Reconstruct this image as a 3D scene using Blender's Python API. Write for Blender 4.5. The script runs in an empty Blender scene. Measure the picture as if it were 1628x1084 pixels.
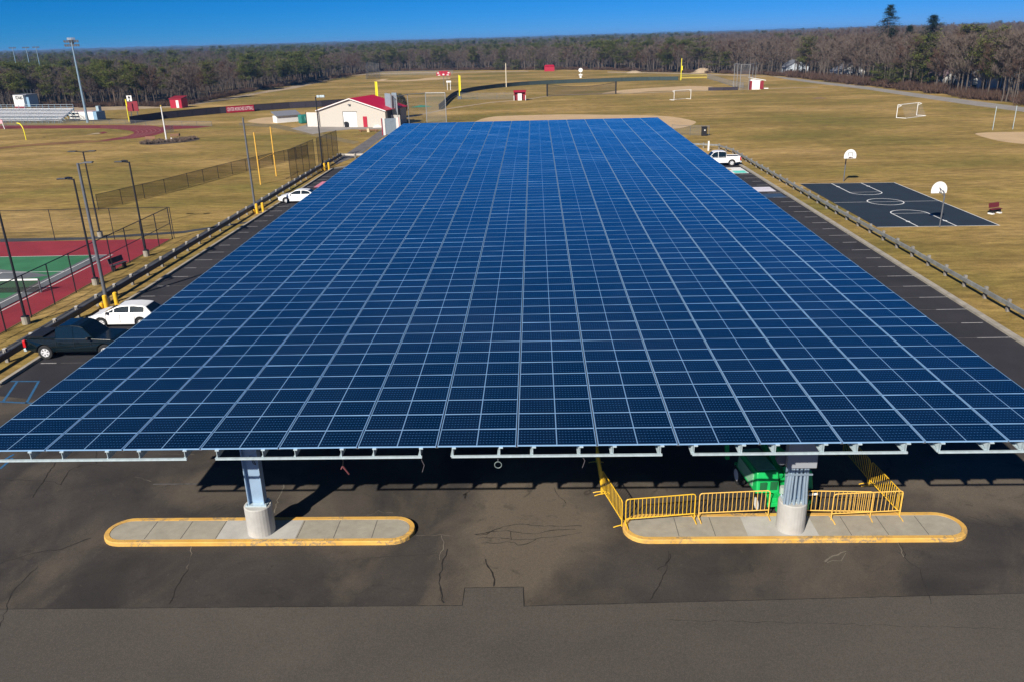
import bpy, bmesh, math, random
import numpy as np
from mathutils import Vector, Matrix
random.seed(11); rng = np.random.RandomState(5)
S = bpy.context.scene; COL = S.collection
R = math.radians
# ---------------------------------------------------------------- camera
FPX, PW, PH, CAMH = 1290.0, 1628, 1084, 17.0
HOR, SLOPE, VPX = 60.5, -0.0276, 852.7            # horizon height at mid-frame, its tilt, depth vanishing point
def _ray(x, y): return np.array([x-PW/2, y-PH/2, FPX], float)
_n = np.cross(_ray(0, HOR-SLOPE*814), _ray(1628, HOR+SLOPE*814)); _n /= np.linalg.norm(_n)
if _n[1] < 0: _n = -_n
_Y = _ray(VPX, HOR+SLOPE*(VPX-814)); _Y /= np.linalg.norm(_Y)
_M = np.stack([np.cross(_Y, -_n), _Y, -_n])        # rows: world axes in camera (x right, y down, z forward)
cam = bpy.data.objects.new('camera', bpy.data.cameras.new('camera')); COL.objects.link(cam); S.camera = cam
cam.data.sensor_fit = 'HORIZONTAL'; cam.data.sensor_width = 36; cam.data.lens = 36*FPX/PW
cam.data.clip_start = 0.5; cam.data.clip_end = 30000
cx, cy, cz = _M[:, 0], -_M[:, 1], -_M[:, 2]
cam.matrix_world = Matrix([[cx[0], cy[0], cz[0], 0], [cx[1], cy[1], cz[1], 0], [cx[2], cy[2], cz[2], CAMH], [0, 0, 0, 1]])
def G(x, y, z=0.0):
    """ground position surveyed from the photograph"""
    r = _M @ _ray(x, y); t = (z-CAMH)/r[2]
    return (r[0]*t, r[1]*t)
def GP(pts): return [G(*p) for p in pts]
# ---------------------------------------------------------------- light
SUN_EL, SUN_AZ = 34.3, 27.5
W = bpy.data.worlds.new('World'); S.world = W; W.use_nodes = True
nt = W.node_tree; nt.nodes.clear()
sky = nt.nodes.new('ShaderNodeTexSky'); sky.sky_type = 'NISHITA'; sky.sun_disc = False
sky.sun_elevation = R(SUN_EL); sky.sun_rotation = R(180+SUN_AZ)
sky.altitude = 300; sky.air_density = 0.6; sky.dust_density = 0.0; sky.ozone_density = 6.0
# deepen the clear winter sky: each channel of the Nishita sky raised to a power, scaled back to the photograph's blues
sepc = nt.nodes.new('ShaderNodeSeparateColor'); comb = nt.nodes.new('ShaderNodeCombineColor'); nt.links.new(sky.outputs[0], sepc.inputs[0])
for ch, (p_, k_) in enumerate(((3.2, .0026), (1.02, .45), (1.15, .66))):
    pw = nt.nodes.new('ShaderNodeMath'); pw.operation = 'POWER'; pw.inputs[1].default_value = p_; ml = nt.nodes.new('ShaderNodeMath'); ml.operation = 'MULTIPLY'; ml.inputs[1].default_value = k_
    nt.links.new(sepc.outputs[ch], pw.inputs[0]); nt.links.new(pw.outputs[0], ml.inputs[0]); nt.links.new(ml.outputs[0], comb.inputs[ch])
bg = nt.nodes.new('ShaderNodeBackground'); bg.inputs[1].default_value = 0.06
out = nt.nodes.new('ShaderNodeOutputWorld')
nt.links.new(comb.outputs[0], bg.inputs[0]); nt.links.new(bg.outputs[0], out.inputs[0])
sl = bpy.data.lights.new('sun', 'SUN'); sl.energy = 5.0; sl.angle = R(0.53); sl.color = (1.0, 0.93, 0.83)
so = bpy.data.objects.new('sun', sl); COL.objects.link(so)
so.rotation_euler = Vector((math.sin(R(SUN_AZ))*math.cos(R(SUN_EL)), math.cos(R(SUN_AZ))*math.cos(R(SUN_EL)), -math.sin(R(SUN_EL)))).to_track_quat('-Z', 'Y').to_euler()
S.view_settings.view_transform = 'Standard'; S.view_settings.look = 'None'; S.view_settings.gamma = 1
S.view_settings.exposure = 0.45
S.cycles.max_bounces = 6; S.cycles.transparent_max_bounces = 24
# ---------------------------------------------------------------- materials
MATS = {}
def mat(name, col, rough=.6, metal=0., var=.12, scale=3., spec=.5, alpha=1., bump=0., coords='Object', emis=None):
    if name in MATS: return MATS[name]
    m = bpy.data.materials.new(name); m.use_nodes = True; t = m.node_tree; b = t.nodes['Principled BSDF']
    b.inputs['Roughness'].default_value = rough; b.inputs['Metallic'].default_value = metal
    b.inputs['Specular IOR Level'].default_value = spec; b.inputs['Alpha'].default_value = alpha
    if var > 0:
        tc = t.nodes.new('ShaderNodeTexCoord'); n = t.nodes.new('ShaderNodeTexNoise')
        n.inputs['Scale'].default_value = scale; n.inputs['Detail'].default_value = 5; n.inputs['Roughness'].default_value = .65
        t.links.new(tc.outputs[coords], n.inputs['Vector'])
        r = t.nodes.new('ShaderNodeValToRGB'); r.color_ramp.elements[0].position = .3; r.color_ramp.elements[1].position = .7
        r.color_ramp.elements[0].color = (*[c*(1-var) for c in col], 1); r.color_ramp.elements[1].color = (*[min(1, c*(1+var)) for c in col], 1)
        t.links.new(n.outputs[0], r.inputs[0]); t.links.new(r.outputs[0], b.inputs['Base Color'])
        if bump:
            bn = t.nodes.new('ShaderNodeBump'); bn.inputs['Strength'].default_value = bump; bn.inputs['Distance'].default_value = .02
            t.links.new(n.outputs[0], bn.inputs['Height']); t.links.new(bn.outputs[0], b.inputs['Normal'])
    else: b.inputs['Base Color'].default_value = (*col, 1)
    MATS[name] = m; return m
class NT:
    def __init__(s, name):
        s.m = bpy.data.materials.new(name); s.m.use_nodes = True; s.t = s.m.node_tree; s.b = s.t.nodes['Principled BSDF']; MATS[name] = s.m
        s.tc = s.t.nodes.new('ShaderNodeTexCoord')
    def _in(s, sock, v):
        if hasattr(v, 'links') or isinstance(v, bpy.types.NodeSocket): s.t.links.new(v, sock)
        elif v is not None: sock.default_value = v
    def noise(s, scale, detail=4, rough=.6, vec=None, stretch=None, dist=0):
        n = s.t.nodes.new('ShaderNodeTexNoise'); n.inputs['Scale'].default_value = scale; n.inputs['Detail'].default_value = detail
        n.inputs['Roughness'].default_value = rough; n.inputs['Distortion'].default_value = dist
        v = vec or s.tc.outputs['Object']
        if stretch:
            mp = s.t.nodes.new('ShaderNodeMapping'); mp.inputs['Scale'].default_value = stretch; s.t.links.new(v, mp.inputs[0]); v = mp.outputs[0]
        s.t.links.new(v, n.inputs['Vector']); return n.outputs[0]
    def ramp(s, f, stops):
        r = s.t.nodes.new('ShaderNodeValToRGB'); e = r.color_ramp.elements
        while len(e) < len(stops): e.new(.5)
        for k, (p, c) in enumerate(stops): e[k].position = p; e[k].color = (*(c if hasattr(c, '__len__') else (c, c, c)), 1)
        s._in(r.inputs[0], f); return r.outputs[0]
    def mix(s, f, a, b, mode='MIX'):
        n = s.t.nodes.new('ShaderNodeMix'); n.data_type = 'RGBA'; n.blend_type = mode
        s._in(n.inputs[0], f); s._in(n.inputs[6], a if not isinstance(a, tuple) else (*a, 1)); s._in(n.inputs[7], b if not isinstance(b, tuple) else (*b, 1)); return n.outputs[2]
    def math(s, op, a, b=None, c=None):
        n = s.t.nodes.new('ShaderNodeMath'); n.operation = op; s._in(n.inputs[0], a)
        if b is not None: s._in(n.inputs[1], b)
        if c is not None: s._in(n.inputs[2], c)
        return n.outputs[0]
    def bump(s, h, strength=.3, dist=.02):
        n = s.t.nodes.new('ShaderNodeBump'); n.inputs['Strength'].default_value = strength; n.inputs['Distance'].default_value = dist
        s._in(n.inputs['Height'], h); s.t.links.new(n.outputs[0], s.b.inputs['Normal'])
    def col(s, c): s._in(s.b.inputs['Base Color'], c)
def lawn_mat(name, a, b, c, dark):
    n = NT(name)
    base = n.ramp(n.noise(.028, 6, .62, stretch=(1, 1.6, 1)), [(.36, a), (.5, b), (.64, c)])
    d = n.ramp(n.noise(.11, 5, .7, stretch=(.6, 1.5, 1)), [(.35, 0.0), (.72, 1.0)])
    base = n.mix(d, base, n.mix(.5, base, dark), 'MIX')
    base = n.mix(.85, base, n.ramp(n.noise(.9, 5, .75, stretch=(.5, 1.4, 1)), [(.32, .50), (.5, .95), (.68, 1.40)]), 'MULTIPLY')
    base = n.mix(.7, base, n.ramp(n.noise(.22, 6, .7, stretch=(.16, 1.2, 1)), [(.36, .72), (.5, 1.0), (.66, 1.25)]), 'MULTIPLY')
    base = n.mix(.6, base, n.ramp(n.noise(7., 4, .7), [(.3, .6), (.7, 1.4)]), 'MULTIPLY')
    n.col(base); n.b.inputs['Roughness'].default_value = .95; n.b.inputs['Specular IOR Level'].default_value = .1
    n.bump(n.noise(5., 4, .7), .5, .06)
    return n.m
LAWN = lawn_mat('dry lawn', (.185, .158, .040), (.300, .212, .064), (.450, .305, .118), (.200, .122, .046))
FLOOR = mat('leaf litter', (.075, .055, .035), .95, var=.4, scale=.2, spec=.1)
def asphalt(name, c0, c1, tan, coarse=.25, wear=True):
    n = NT(name)
    f = n.noise(coarse, 6, .62, dist=.4)
    base = n.ramp(f, [(.34, c0), (.62, c1)])
    if wear:
        sp = n.t.nodes.new('ShaderNodeSeparateXYZ'); n.t.links.new(n.tc.outputs['Object'], sp.inputs[0])
        nz = n.noise(.35, 5, .6, dist=.5)
        def blob(cx_, cy_, rx_, ry_):
            a_ = n.math('POWER', n.math('DIVIDE', n.math('SUBTRACT', sp.outputs[0], cx_), rx_), 2.); b_ = n.math('POWER', n.math('DIVIDE', n.math('SUBTRACT', sp.outputs[1], cy_), ry_), 2.)
            d_ = n.math('ADD', n.math('SQRT', n.math('ADD', a_, b_)), n.math('MULTIPLY', n.math('SUBTRACT', nz, .5), 1.3)); return n.ramp(d_, [(.55, 1.0), (1.0, 0.0)])
        w1 = n.math('MAXIMUM', blob(-.6, 26.0, 3.4, 6.5), blob(17.5, 28.5, 4.6, 2.8)); w1 = n.math('MAXIMUM', w1, n.math('MULTIPLY', blob(-13.5, 29, 3.0, 2.0), .6))
        w0 = n.ramp(n.noise(.16, 5, .6, stretch=(.9, .6, 1), dist=.7), [(.48, 0.0), (.66, .8)])
        w = n.math('MAXIMUM', n.math('MULTIPLY', w1, .95), w0)
        base = n.mix(n.math('MULTIPLY', w, .75), base, tan)
        blot = n.ramp(n.noise(.8, 5, .75, dist=1.2), [(.58, 0.0), (.70, 1.0)])
        base = n.mix(n.math('MULTIPLY', blot, .5), base, (.020, .019, .019))
        fine = n.ramp(n.noise(1.3, 8, .82, dist=2.5), [(.60, 0.0), (.66, 1.0)])
        base = n.mix(n.math('MULTIPLY', fine, .35), base, (.13, .115, .09))
    base = n.mix(.8, base, n.ramp(n.noise(9., 5, .85), [(.3, .80), (.7, 1.20)]), 'MULTIPLY')
    v = n.t.nodes.new('ShaderNodeTexNoise'); v.inputs['Scale'].default_value = 38; v.inputs['Detail'].default_value = 2
    n.t.links.new(n.tc.outputs['Object'], v.inputs['Vector'])
    base = n.mix(.7, base, n.ramp(v.outputs[0], [(.35, .72), (.68, 1.35)]), 'MULTIPLY')
    n.col(base); n.b.inputs['Roughness'].default_value = .85; n.b.inputs['Specular IOR Level'].default_value = .25
    n.bump(v.outputs[0], .35, .008); return n.m
ASPH = asphalt('worn asphalt', (.032, .029, .027), (.060, .052, .046), (.145, .118, .086))
ASPH2 = asphalt('newer asphalt', (.069, .061, .053), (.092, .081, .068), (.08, .07, .06), .12, False)
COURT = mat('court asphalt', (.011, .022, .036), .8, var=.25, scale=.5)
CRACK = mat('crack filler', (.012, .010, .009), .9, var=.3)
CRACKL = mat('dusty crack', (.16, .14, .11), .9, var=.3)
DIRT = mat('infield dirt', (.50, .36, .21), .95, var=.12, scale=.3, spec=.1)
SAND = mat('sandy path', (.36, .28, .19), .95, var=.25, scale=.2, spec=.1)
GRAVEL = mat('grey gravel', (.27, .25, .23), .95, var=.15, scale=.3, spec=.1)
WHITE = mat('white paint', (.78, .78, .76), .5, var=.06)
MARK = mat('worn white marking', (.30, .29, .29), .8, var=.45, scale=9)
BLUEMARK = mat('blue marking', (.02, .11, .24), .8, var=.4, scale=8)
CONC = mat('concrete', (.32, .295, .24), .9, var=.14, scale=2.2, bump=.3)
CONCL = mat('fresh concrete', (.42, .41, .38), .9, var=.12, scale=1.6, bump=.3)
CURB = mat('kerb concrete', (.33, .30, .25), .9, var=.25, scale=1.5)
def yellow_curb():
    n = NT('yellow kerb paint')
    base = n.ramp(n.noise(1.2, 4), [(.35, (.62, .34, .06)), (.65, (.72, .43, .10))])
    chip = n.ramp(n.noise(3.2, 8, .8, dist=1.0), [(.50, 0.0), (.58, 1.0)])
    chip = n.math('MULTIPLY', chip, n.ramp(n.noise(.55, 3, .6), [(.44, 0.0), (.6, 1.0)]))
    grime = n.ramp(n.noise(2.1, 6, .75, stretch=(.35, 2.5, 3)), [(.45, 0.0), (.75, .7)])
    base = n.mix(grime, base, (.42, .27, .09))
    base = n.mix(n.math('MULTIPLY', chip, .9), base, (.22, .175, .12)); n.col(base)
    n.b.inputs['Roughness'].default_value = .75; n.bump(n.noise(14, 4), .3, .01); return n.m
YCURB = yellow_curb()
YELLOW = mat('yellow paint', (.80, .48, .03), .45, var=.1, scale=4)
YELLOW2 = mat('sunbleached yellow paint', (.78, .47, .10), .5, var=.15, scale=3)
BYELL = mat('bright yellow paint', (.82, .72, .02), .5, var=.05)
GALV = mat('galvanised steel', (.48, .58, .62), .5, .25, var=.15, scale=6)
STEEL = mat('blue grey column steel', (.30, .42, .56), .5, .25, var=.10, scale=1.5)
GREYBOX = mat('grey enclosure', (.30, .32, .35), .5, .1, var=.05)
ALU = mat('aluminium frame', (.24, .42, .66), .4, .1, var=.04)
DARKMET = mat('dark pole paint', (.022, .024, .032), .45, .3, var=.1)
GREYPOLE = mat('weathered grey pole', (.13, .14, .16), .6, .3, var=.15)
RAILD = mat('shade darkened guard rail', (.030, .036, .055), .6, .1, var=.2, scale=1.2)  # shade of the rail's lot side is put into this dark colour
RAILG = mat('weathered rail timber', (.20, .21, .21), .85, var=.3, scale=2)
POSTM = mat('weathered post timber', (.22, .205, .18), .85, var=.25, scale=3)
ROOFRED = mat('red metal roof', (.50, .004, .03), .45, var=.05, scale=1)
RED = mat('red surface', (.26, .022, .032), .75, var=.18, scale=.35)
TGREEN = mat('tennis green', (.035, .17, .075), .8, var=.2, scale=.4)
TGREY = mat('faded tennis grey', (.13, .14, .155), .8, var=.2, scale=.5)
REDP = mat('red paint', (.38, .006, .03), .55, var=.06)
DKRED = mat('dark red paint', (.22, .008, .02), .6, var=.1)
TRACK = mat('running track red', (.17, .020, .024), .8, var=.15, scale=.25)
BEIGE = mat('beige siding', (.50, .46, .40), .75, var=.04)
ROOFG = mat('grey shingle', (.17, .18, .21), .8, var=.15)
BLUEP = mat('mid blue siding', (.20, .34, .48), .6, var=.08)  # one even blue for the press box side and container end
BLACK = mat('black plastic', (.012, .012, .014), .5, var=.1)
MESHD = mat('dark windscreen mesh', (.040, .034, .024), .9, var=.3, scale=1.5, alpha=.48)
MESHS = mat('dense windscreen mesh', (.035, .028, .040), .9, var=.15)
MESHG = mat('green black windscreen', (.035, .055, .055), .9, var=.15)
CHAIN = mat('chain link mesh', (.25, .26, .27), .6, .4, var=.1, alpha=.20)
CHAIND = mat('dark chain link mesh', (.05, .055, .06), .7, .2, var=.1, alpha=.10)
CHAINL = mat('light chain link mesh', (.45, .46, .48), .6, .3, var=.1, alpha=.40)
GREENT = mat('green tarpaulin', (.03, .22, .16), .6, var=.2, scale=.8)
LIFTG = mat('green machine paint', (.01, .42, .10), .35, var=.06, scale=2)
LIFTL = mat('pale green grip paint', (.22, .48, .30), .6, var=.12, scale=6)
RUBBER = mat('tyre rubber', (.016, .016, .017), .8, var=.2)
RIMM = mat('bright wheel alloy', (.62, .63, .65), .35, .0, var=.03)
GLASSM = mat('dark car glass', (.006, .014, .020), .06, 0, var=0, spec=.5)
CARW = mat('white car paint', (.78, .79, .80), .25, 0, var=.02)
CARD = mat('dark blue green truck paint', (.003, .008, .011), .12, .0, var=.05)
LAMPR = mat('red lamp lens', (.55, .01, .015), .3, var=0)
LAMPC = mat('clear lamp lens', (.7, .72, .75), .15, .3, var=0)
WOODB = mat('brown wood', (.20, .10, .05), .8, var=.25, scale=3)
BARK = mat('grey brown bark', (.115, .095, .080), .95, var=.3, scale=.8, spec=.1)
TWIG = mat('bare twigs', (.130, .102, .084), .95, var=.25, scale=.3, spec=.05)
TWIG2 = mat('reddish bare twigs', (.095, .060, .044), .95, var=.3, scale=.4, spec=.05)
PINEBARK = mat('pine bark', (.11, .075, .055), .95, var=.3, scale=1)
NEEDLE = mat('pine needles', (.125, .145, .030), .85, var=.45, scale=.35, spec=.15)
NEEDLE2 = mat('dark spruce needles', (.028, .050, .024), .85, var=.35, scale=.5, spec=.15)
def bark_panel():
    n = NT('photovoltaic glass')
    uv = n.t.nodes.new('ShaderNodeSeparateXYZ'); n.t.links.new(n.tc.outputs['UV'], uv.inputs[0])
    def lines(src, count, w):
        f = n.math('FRACT', n.math('MULTIPLY', src, float(count)))
        d = n.math('ABSOLUTE', n.math('SUBTRACT', f, .5)); return n.math('GREATER_THAN', d, .5-w)
    lx = lines(uv.outputs[0], 24, .04); ly = lines(uv.outputs[1], 6, .055)
    dots = n.math('MULTIPLY', n.math('GREATER_THAN', n.math('ABSOLUTE', n.math('SUBTRACT', n.math('FRACT', n.math('MULTIPLY', uv.outputs[0], 24.)), .5)), .36), ly)
    cellv = n.noise(.22, 3, .5)
    pn = n.t.nodes.new('ShaderNodeTexWhiteNoise'); pn.noise_dimensions = '2D'
    fl = n.t.nodes.new('ShaderNodeVectorMath'); fl.operation = 'FLOOR'
    at = n.t.nodes.new('ShaderNodeUVMap'); at.uv_map = 'cell'
    n.t.links.new(at.outputs[0], fl.inputs[0]); n.t.links.new(fl.outputs[0], pn.inputs['Vector'])
    base = n.mix(pn.outputs['Value'], (.0004, .0024, .0065), (.0013, .0060, .0150))
    base = n.mix(n.math('MULTIPLY', lx, .18), base, (.03, .08, .14))
    base = n.mix(n.math('MULTIPLY', ly, .5), base, (.03, .10, .22))
    base = n.mix(n.math('MULTIPLY', dots, .9), base, (.09, .25, .50))
    mid = n.math('LESS_THAN', n.math('ABSOLUTE', n.math('SUBTRACT', uv.outputs[0], .5)), .0065)
    base = n.mix(mid, base, (.24, .42, .66))
    dust_glare = n.ramp(n.noise(.16, 5, .65, dist=.6), [(.42, 0.0), (.72, 1.0)])  # soft pale noise for both dust and glare patches, mixed into the glass colour
    base = n.mix(n.math('MULTIPLY', dust_glare, .09), base, (.10, .13, .20))
    n.col(base); n.b.inputs['Roughness'].default_value = .16; n.b.inputs['IOR'].default_value = 1.72
    n.b.inputs['Specular IOR Level'].default_value = .5
    n.b.inputs['Coat Weight'].default_value = 1; n.b.inputs['Coat IOR'].default_value = 1.8; n.b.inputs['Coat Roughness'].default_value = .12
    return n.m
PV = bark_panel()
# ---------------------------------------------------------------- mesh helpers
class MB:
    def __init__(s): s.v = []; s.f = []; s.mi = []; s.uv = {}
    def add(s, vs, fs, m=0):
        o = len(s.v); s.v += [tuple(map(float, p)) for p in vs]
        for f in fs: s.f.append(tuple(o+i for i in f)); s.mi.append(m)
        return s
    def box(s, c, d, rz=0, m=0, rx=0):
        x, y, z = d[0]/2, d[1]/2, d[2]/2
        P = [Vector((a*x, b*y, e*z)) for e in (-1, 1) for a, b in ((-1, -1), (1, -1), (1, 1), (-1, 1))]
        M = Matrix.Rotation(rz, 3, 'Z') @ Matrix.Rotation(rx, 3, 'X')
        return s.add([(M@p)+Vector(c) for p in P], [(3, 2, 1, 0), (4, 5, 6, 7), (0, 1, 5, 4), (1, 2, 6, 5), (2, 3, 7, 6), (3, 0, 4, 7)], m)
    def tube(s, p, q, r0, r1=None, n=6, m=0, cap=True):
        r1 = r0 if r1 is None else r1; p = Vector(p); q = Vector(q); d = q-p
        if d.length < 1e-6: return s
        z = d.normalized(); a = z.orthogonal().normalized(); b = z.cross(a)
        vs = [p+(a*math.cos(2*math.pi*k/n)+b*math.sin(2*math.pi*k/n))*r0 for k in range(n)]+[q+(a*math.cos(2*math.pi*k/n)+b*math.sin(2*math.pi*k/n))*r1 for k in range(n)]
        fs = [(k, (k+1) % n, n+(k+1) % n, n+k) for k in range(n)]
        if cap: fs += [tuple(range(n-1, -1, -1)), tuple(range(n, 2*n))]
        return s.add(vs, fs, m)
    def path(s, pts, r, n=6, m=0):
        for a, b in zip(pts[:-1], pts[1:]): s.tube(a, b, r, r, n, m)
        return s
    def prism(s, pts, z0, z1, m=0, mtop=None):
        n = len(pts); A = sum(pts[i][0]*pts[(i+1) % n][1]-pts[(i+1) % n][0]*pts[i][1] for i in range(n))
        if A < 0: pts = pts[::-1]
        s.add([(x, y, z0) for x, y in pts]+[(x, y, z1) for x, y in pts], [(k, (k+1) % n, n+(k+1) % n, n+k) for k in range(n)]+[tuple(range(n-1, -1, -1))], m)
        return s.add([(x, y, z1) for x, y in pts], [tuple(range(n))], m if mtop is None else mtop)
    def sheet(s, pts, z, m=0):
        n = len(pts); A = sum(pts[i][0]*pts[(i+1) % n][1]-pts[(i+1) % n][0]*pts[i][1] for i in range(n))
        if A < 0: pts = pts[::-1]
        return s.add([(x, y, z) for x, y in pts], [tuple(range(n))], m)
    def strip(s, pts, w, z, m=0, jit=0):
        P = [Vector((p[0], p[1])) for p in pts]; L = []; Q = []
        for i, p in enumerate(P):
            d = (P[min(i+1, len(P)-1)]-P[max(i-1, 0)]).normalized(); nn = Vector((-d.y, d.x)); ww = w*(1+jit*random.uniform(-1, 1))/2
            L.append(p+nn*ww); Q.append(p-nn*ww)
        n = len(P); vs = [(p.x, p.y, z) for p in L]+[(p.x, p.y, z) for p in Q]
        return s.add(vs, [(n+i, n+i+1, i+1, i) for i in range(n-1)], m)
    def build(s, name, mats, parent=None, smooth=False, bevel=0, loc=None):
        me = bpy.data.meshes.new(name); me.from_pydata(s.v, [], s.f)
        ml = mats if isinstance(mats, (list, tuple)) else [mats]
        for m in ml: me.materials.append(m)
        if len(ml) > 1: me.polygons.foreach_set('material_index', s.mi)
        if smooth: me.polygons.foreach_set('use_smooth', [True]*len(me.polygons))
        me.update()
        o = bpy.data.objects.new(name, me); COL.objects.link(o)
        if parent: o.parent = parent
        if loc: o.location = loc
        if bevel:
            b = o.modifiers.new('bevel', 'BEVEL'); b.width = bevel; b.segments = 2; b.limit_method = 'ANGLE'; b.angle_limit = R(35)
        return o
def tag(o, label, cat, group=None):
    o['label'] = label; o['category'] = cat
    if group: o['group'] = group
    return o
def thing(name, label, cat, loc=(0, 0, 0), rz=0, group=None):
    o = bpy.data.objects.new(name, None); COL.objects.link(o); o.location = loc; o.rotation_euler = (0, 0, rz); o.empty_display_size = .3
    return tag(o, label, cat, group)
def copy_tree(o, parent=None):
    c = o.copy(); COL.objects.link(c); c.parent = parent
    for ch in o.children: copy_tree(ch, c)
    return c
def dup(root, loc, rz=0, label=None, group=None, sc=None):
    r = copy_tree(root); r.location = loc; r.rotation_euler = (0, 0, rz)
    if label: r['label'] = label
    if group: r['group'] = group
    if sc: r.scale = (sc, sc, sc) if not hasattr(sc, '__len__') else sc
    return r
def struct(o): o['kind'] = 'structure'; return o
def stuff(o): o['kind'] = 'stuff'; return o
def smoothpts(pts, k=6, closed=True):
    n = len(pts); out_ = []
    rngi = range(n if closed else n-1)
    for i in rngi:
        p0, p1, p2, p3 = [pts[(i+j) % n] if closed else pts[max(0, min(n-1, i+j))] for j in (-1, 0, 1, 2)]
        for t in [q/k for q in range(k)]:
            out_.append(tuple(.5*((2*p1[a])+(-p0[a]+p2[a])*t+(2*p0[a]-5*p1[a]+4*p2[a]-p3[a])*t*t+(-p0[a]+3*p1[a]-3*p2[a]+p3[a])*t**3) for a in (0, 1)))
    if not closed: out_.append(pts[-1])
    return out_
def text_faces(txt, size, bold=0.0):
    cu = bpy.data.curves.new('lettering', 'FONT'); cu.body = txt; cu.size = size; cu.offset = bold; cu.resolution_u = 2
    cu.align_x = 'CENTER'; cu.align_y = 'CENTER'
    o = bpy.data.objects.new('lettering', cu); COL.objects.link(o)
    dg = bpy.context.evaluated_depsgraph_get(); me = bpy.data.meshes.new_from_object(o.evaluated_get(dg))
    bpy.data.objects.remove(o); return me
def lettering(txt, size, mtl, parent, loc, rot, width=None, bold=0.0):
    me = text_faces(txt, size, bold); me.materials.clear(); me.materials.append(mtl)
    o = bpy.data.objects.new('lettering', me); COL.objects.link(o); o.parent = parent; o.location = loc; o.rotation_euler = rot
    if width:
        xs = [v.co.x for v in me.vertices]; o.scale = (width/(max(xs)-min(xs)), 1, 1)
    return o
# ---------------------------------------------------------------- ground and pavement
def flat(name, pts, m, z, smooth=False, k=5):
    if smooth: pts = smoothpts(pts, k)
    return struct(MB().sheet(pts, z).build(name, m))
FAR = 9000
struct(MB().sheet([(-FAR, -300), (FAR, -300), (FAR, FAR*2), (-FAR, FAR*2)], 0).build('ground', LAWN))
LOT = [(-60, 0), (60, 0), (60, 30), (27.35, 36), (27.35, 113), (25.5, 119), (22, 120), (-26.5, 120), (-29.5, 117), (-29.5, 39.8), (-33, 36), (-60, 30)]
flat('parking_lot', LOT, ASPH, .004)
NEAR = [(-60, 0), (60, 0), (60, 22.6)] + [(15.3, 21.87), (-.66, 21.32), (-.69, 22.28), (-2.63, 22.25), (-2.64, 21.36), (-17.7, 21.24), (-60, 20.9)]
flat('access_road', NEAR, ASPH2, .008)
SEAL = asphalt('sealed lane asphalt', (.026, .026, .031), (.040, .038, .043), (.06, .055, .05), .2, False)
flat('sealed_lane', [(15, 33), (27.2, 37), (27.2, 112.8), (15, 116)], SEAL, .0055)
flat('sealed_lane', [(-29.3, 38.5), (-18, 36), (-18, 117), (-29.3, 116.8)], SEAL, .0056)
# asphalt seams and cracks: dark filler lines lying on the pavement
ck = MB()
def crack(px, w=.03, jit=.6, wob=.05, world=False):
    P = px if world else GP(px)
    Q = []
    for a, b in zip(P[:-1], P[1:]):
        n = max(2, int(math.dist(a, b)/.18))
        for t in range(n): Q.append((a[0]+(b[0]-a[0])*t/n+random.uniform(-wob, wob), a[1]+(b[1]-a[1])*t/n+random.uniform(-wob, wob)))
    Q.append(P[-1]); ck.strip(Q, w*.78, .013, 0, jit)
crack([(-60, 20.9), (-17.7, 21.24), (-2.64, 21.36), (-2.63, 22.25), (-.69, 22.28), (-.66, 21.32), (15.3, 21.87), (40, 22.4)], .035, .4, .006, True)
crack([(710, 873), (702, 905), (696, 925), (706, 958)], .05); crack([(771, 889), (784, 915), (785, 932)], .05)
crack([(755, 850), (775, 848), (800, 836), (818, 833), (865, 836), (925, 836)], .035)
crack([(755, 850), (780, 846), (805, 843), (815, 845), (850, 848), (885, 841), (915, 841)], .035)
crack([(760, 855), (790, 855), (815, 857), (845, 857), (880, 853), (925, 846)], .03)
crack([(765, 864), (812, 861), (822, 865), (838, 864), (852, 857)], .03); crack([(812, 846), (813, 857)], .04)
crack([(0, 895), (60, 878), (100, 872), (145, 855)], .04); crack([(52, 790), (75, 755), (88, 735)], .03)
crack([(98, 770), (110, 748), (130, 739), (153, 738), (170, 742)], .03); crack([(0, 762), (80, 765), (98, 770)], .025); crack([(153, 738), (153, 715)], .03)
crack([(270, 960), (285, 925), (300, 905)], .025); crack([(1035, 955), (1060, 905), (1065, 880)], .03); crack([(1045, 905), (1065, 890), (1062, 875)], .03)
crack([(880, 776), (890, 790), (900, 800)], .02); crack([(0, 1000), (20, 940), (60, 900)], .02)
crack([(1060, 985), (1250, 990), (1628, 1000)], .015); crack([(1430, 860), (1440, 890), (1462, 905), (1480, 960)], .025)
crack([(1540, 820), (1580, 835), (1628, 842)], .02); crack([(560, 890), (620, 884), (700, 880)], .015)
struct(ck.build('pavement_cracks', CRACK))
ck = MB()
crack([(700, 850), (706, 862), (703, 872), (699, 890)], .03); crack([(300, 865), (306, 880), (298, 905)], .025, 1)
crack([(452, 770), (445, 790), (436, 815)], .05, .8, .08); crack([(1310, 892), (1325, 884), (1345, 876)], .06, .8, .03); crack([(1345, 880), (1335, 890), (1315, 894)], .03)
crack([(660, 850), (690, 850), (720, 852)], .02, .8); crack([(1428, 862), (1437, 885)], .03); crack([(215, 757), (240, 765)], .025)
crack([(585, 818), (600, 812), (625, 815)], .02, .9, .1); crack([(300, 722), (312, 722), (245.7, 721)], .02)
struct(ck.build('pale_pavement_cracks', CRACKL))
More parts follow.
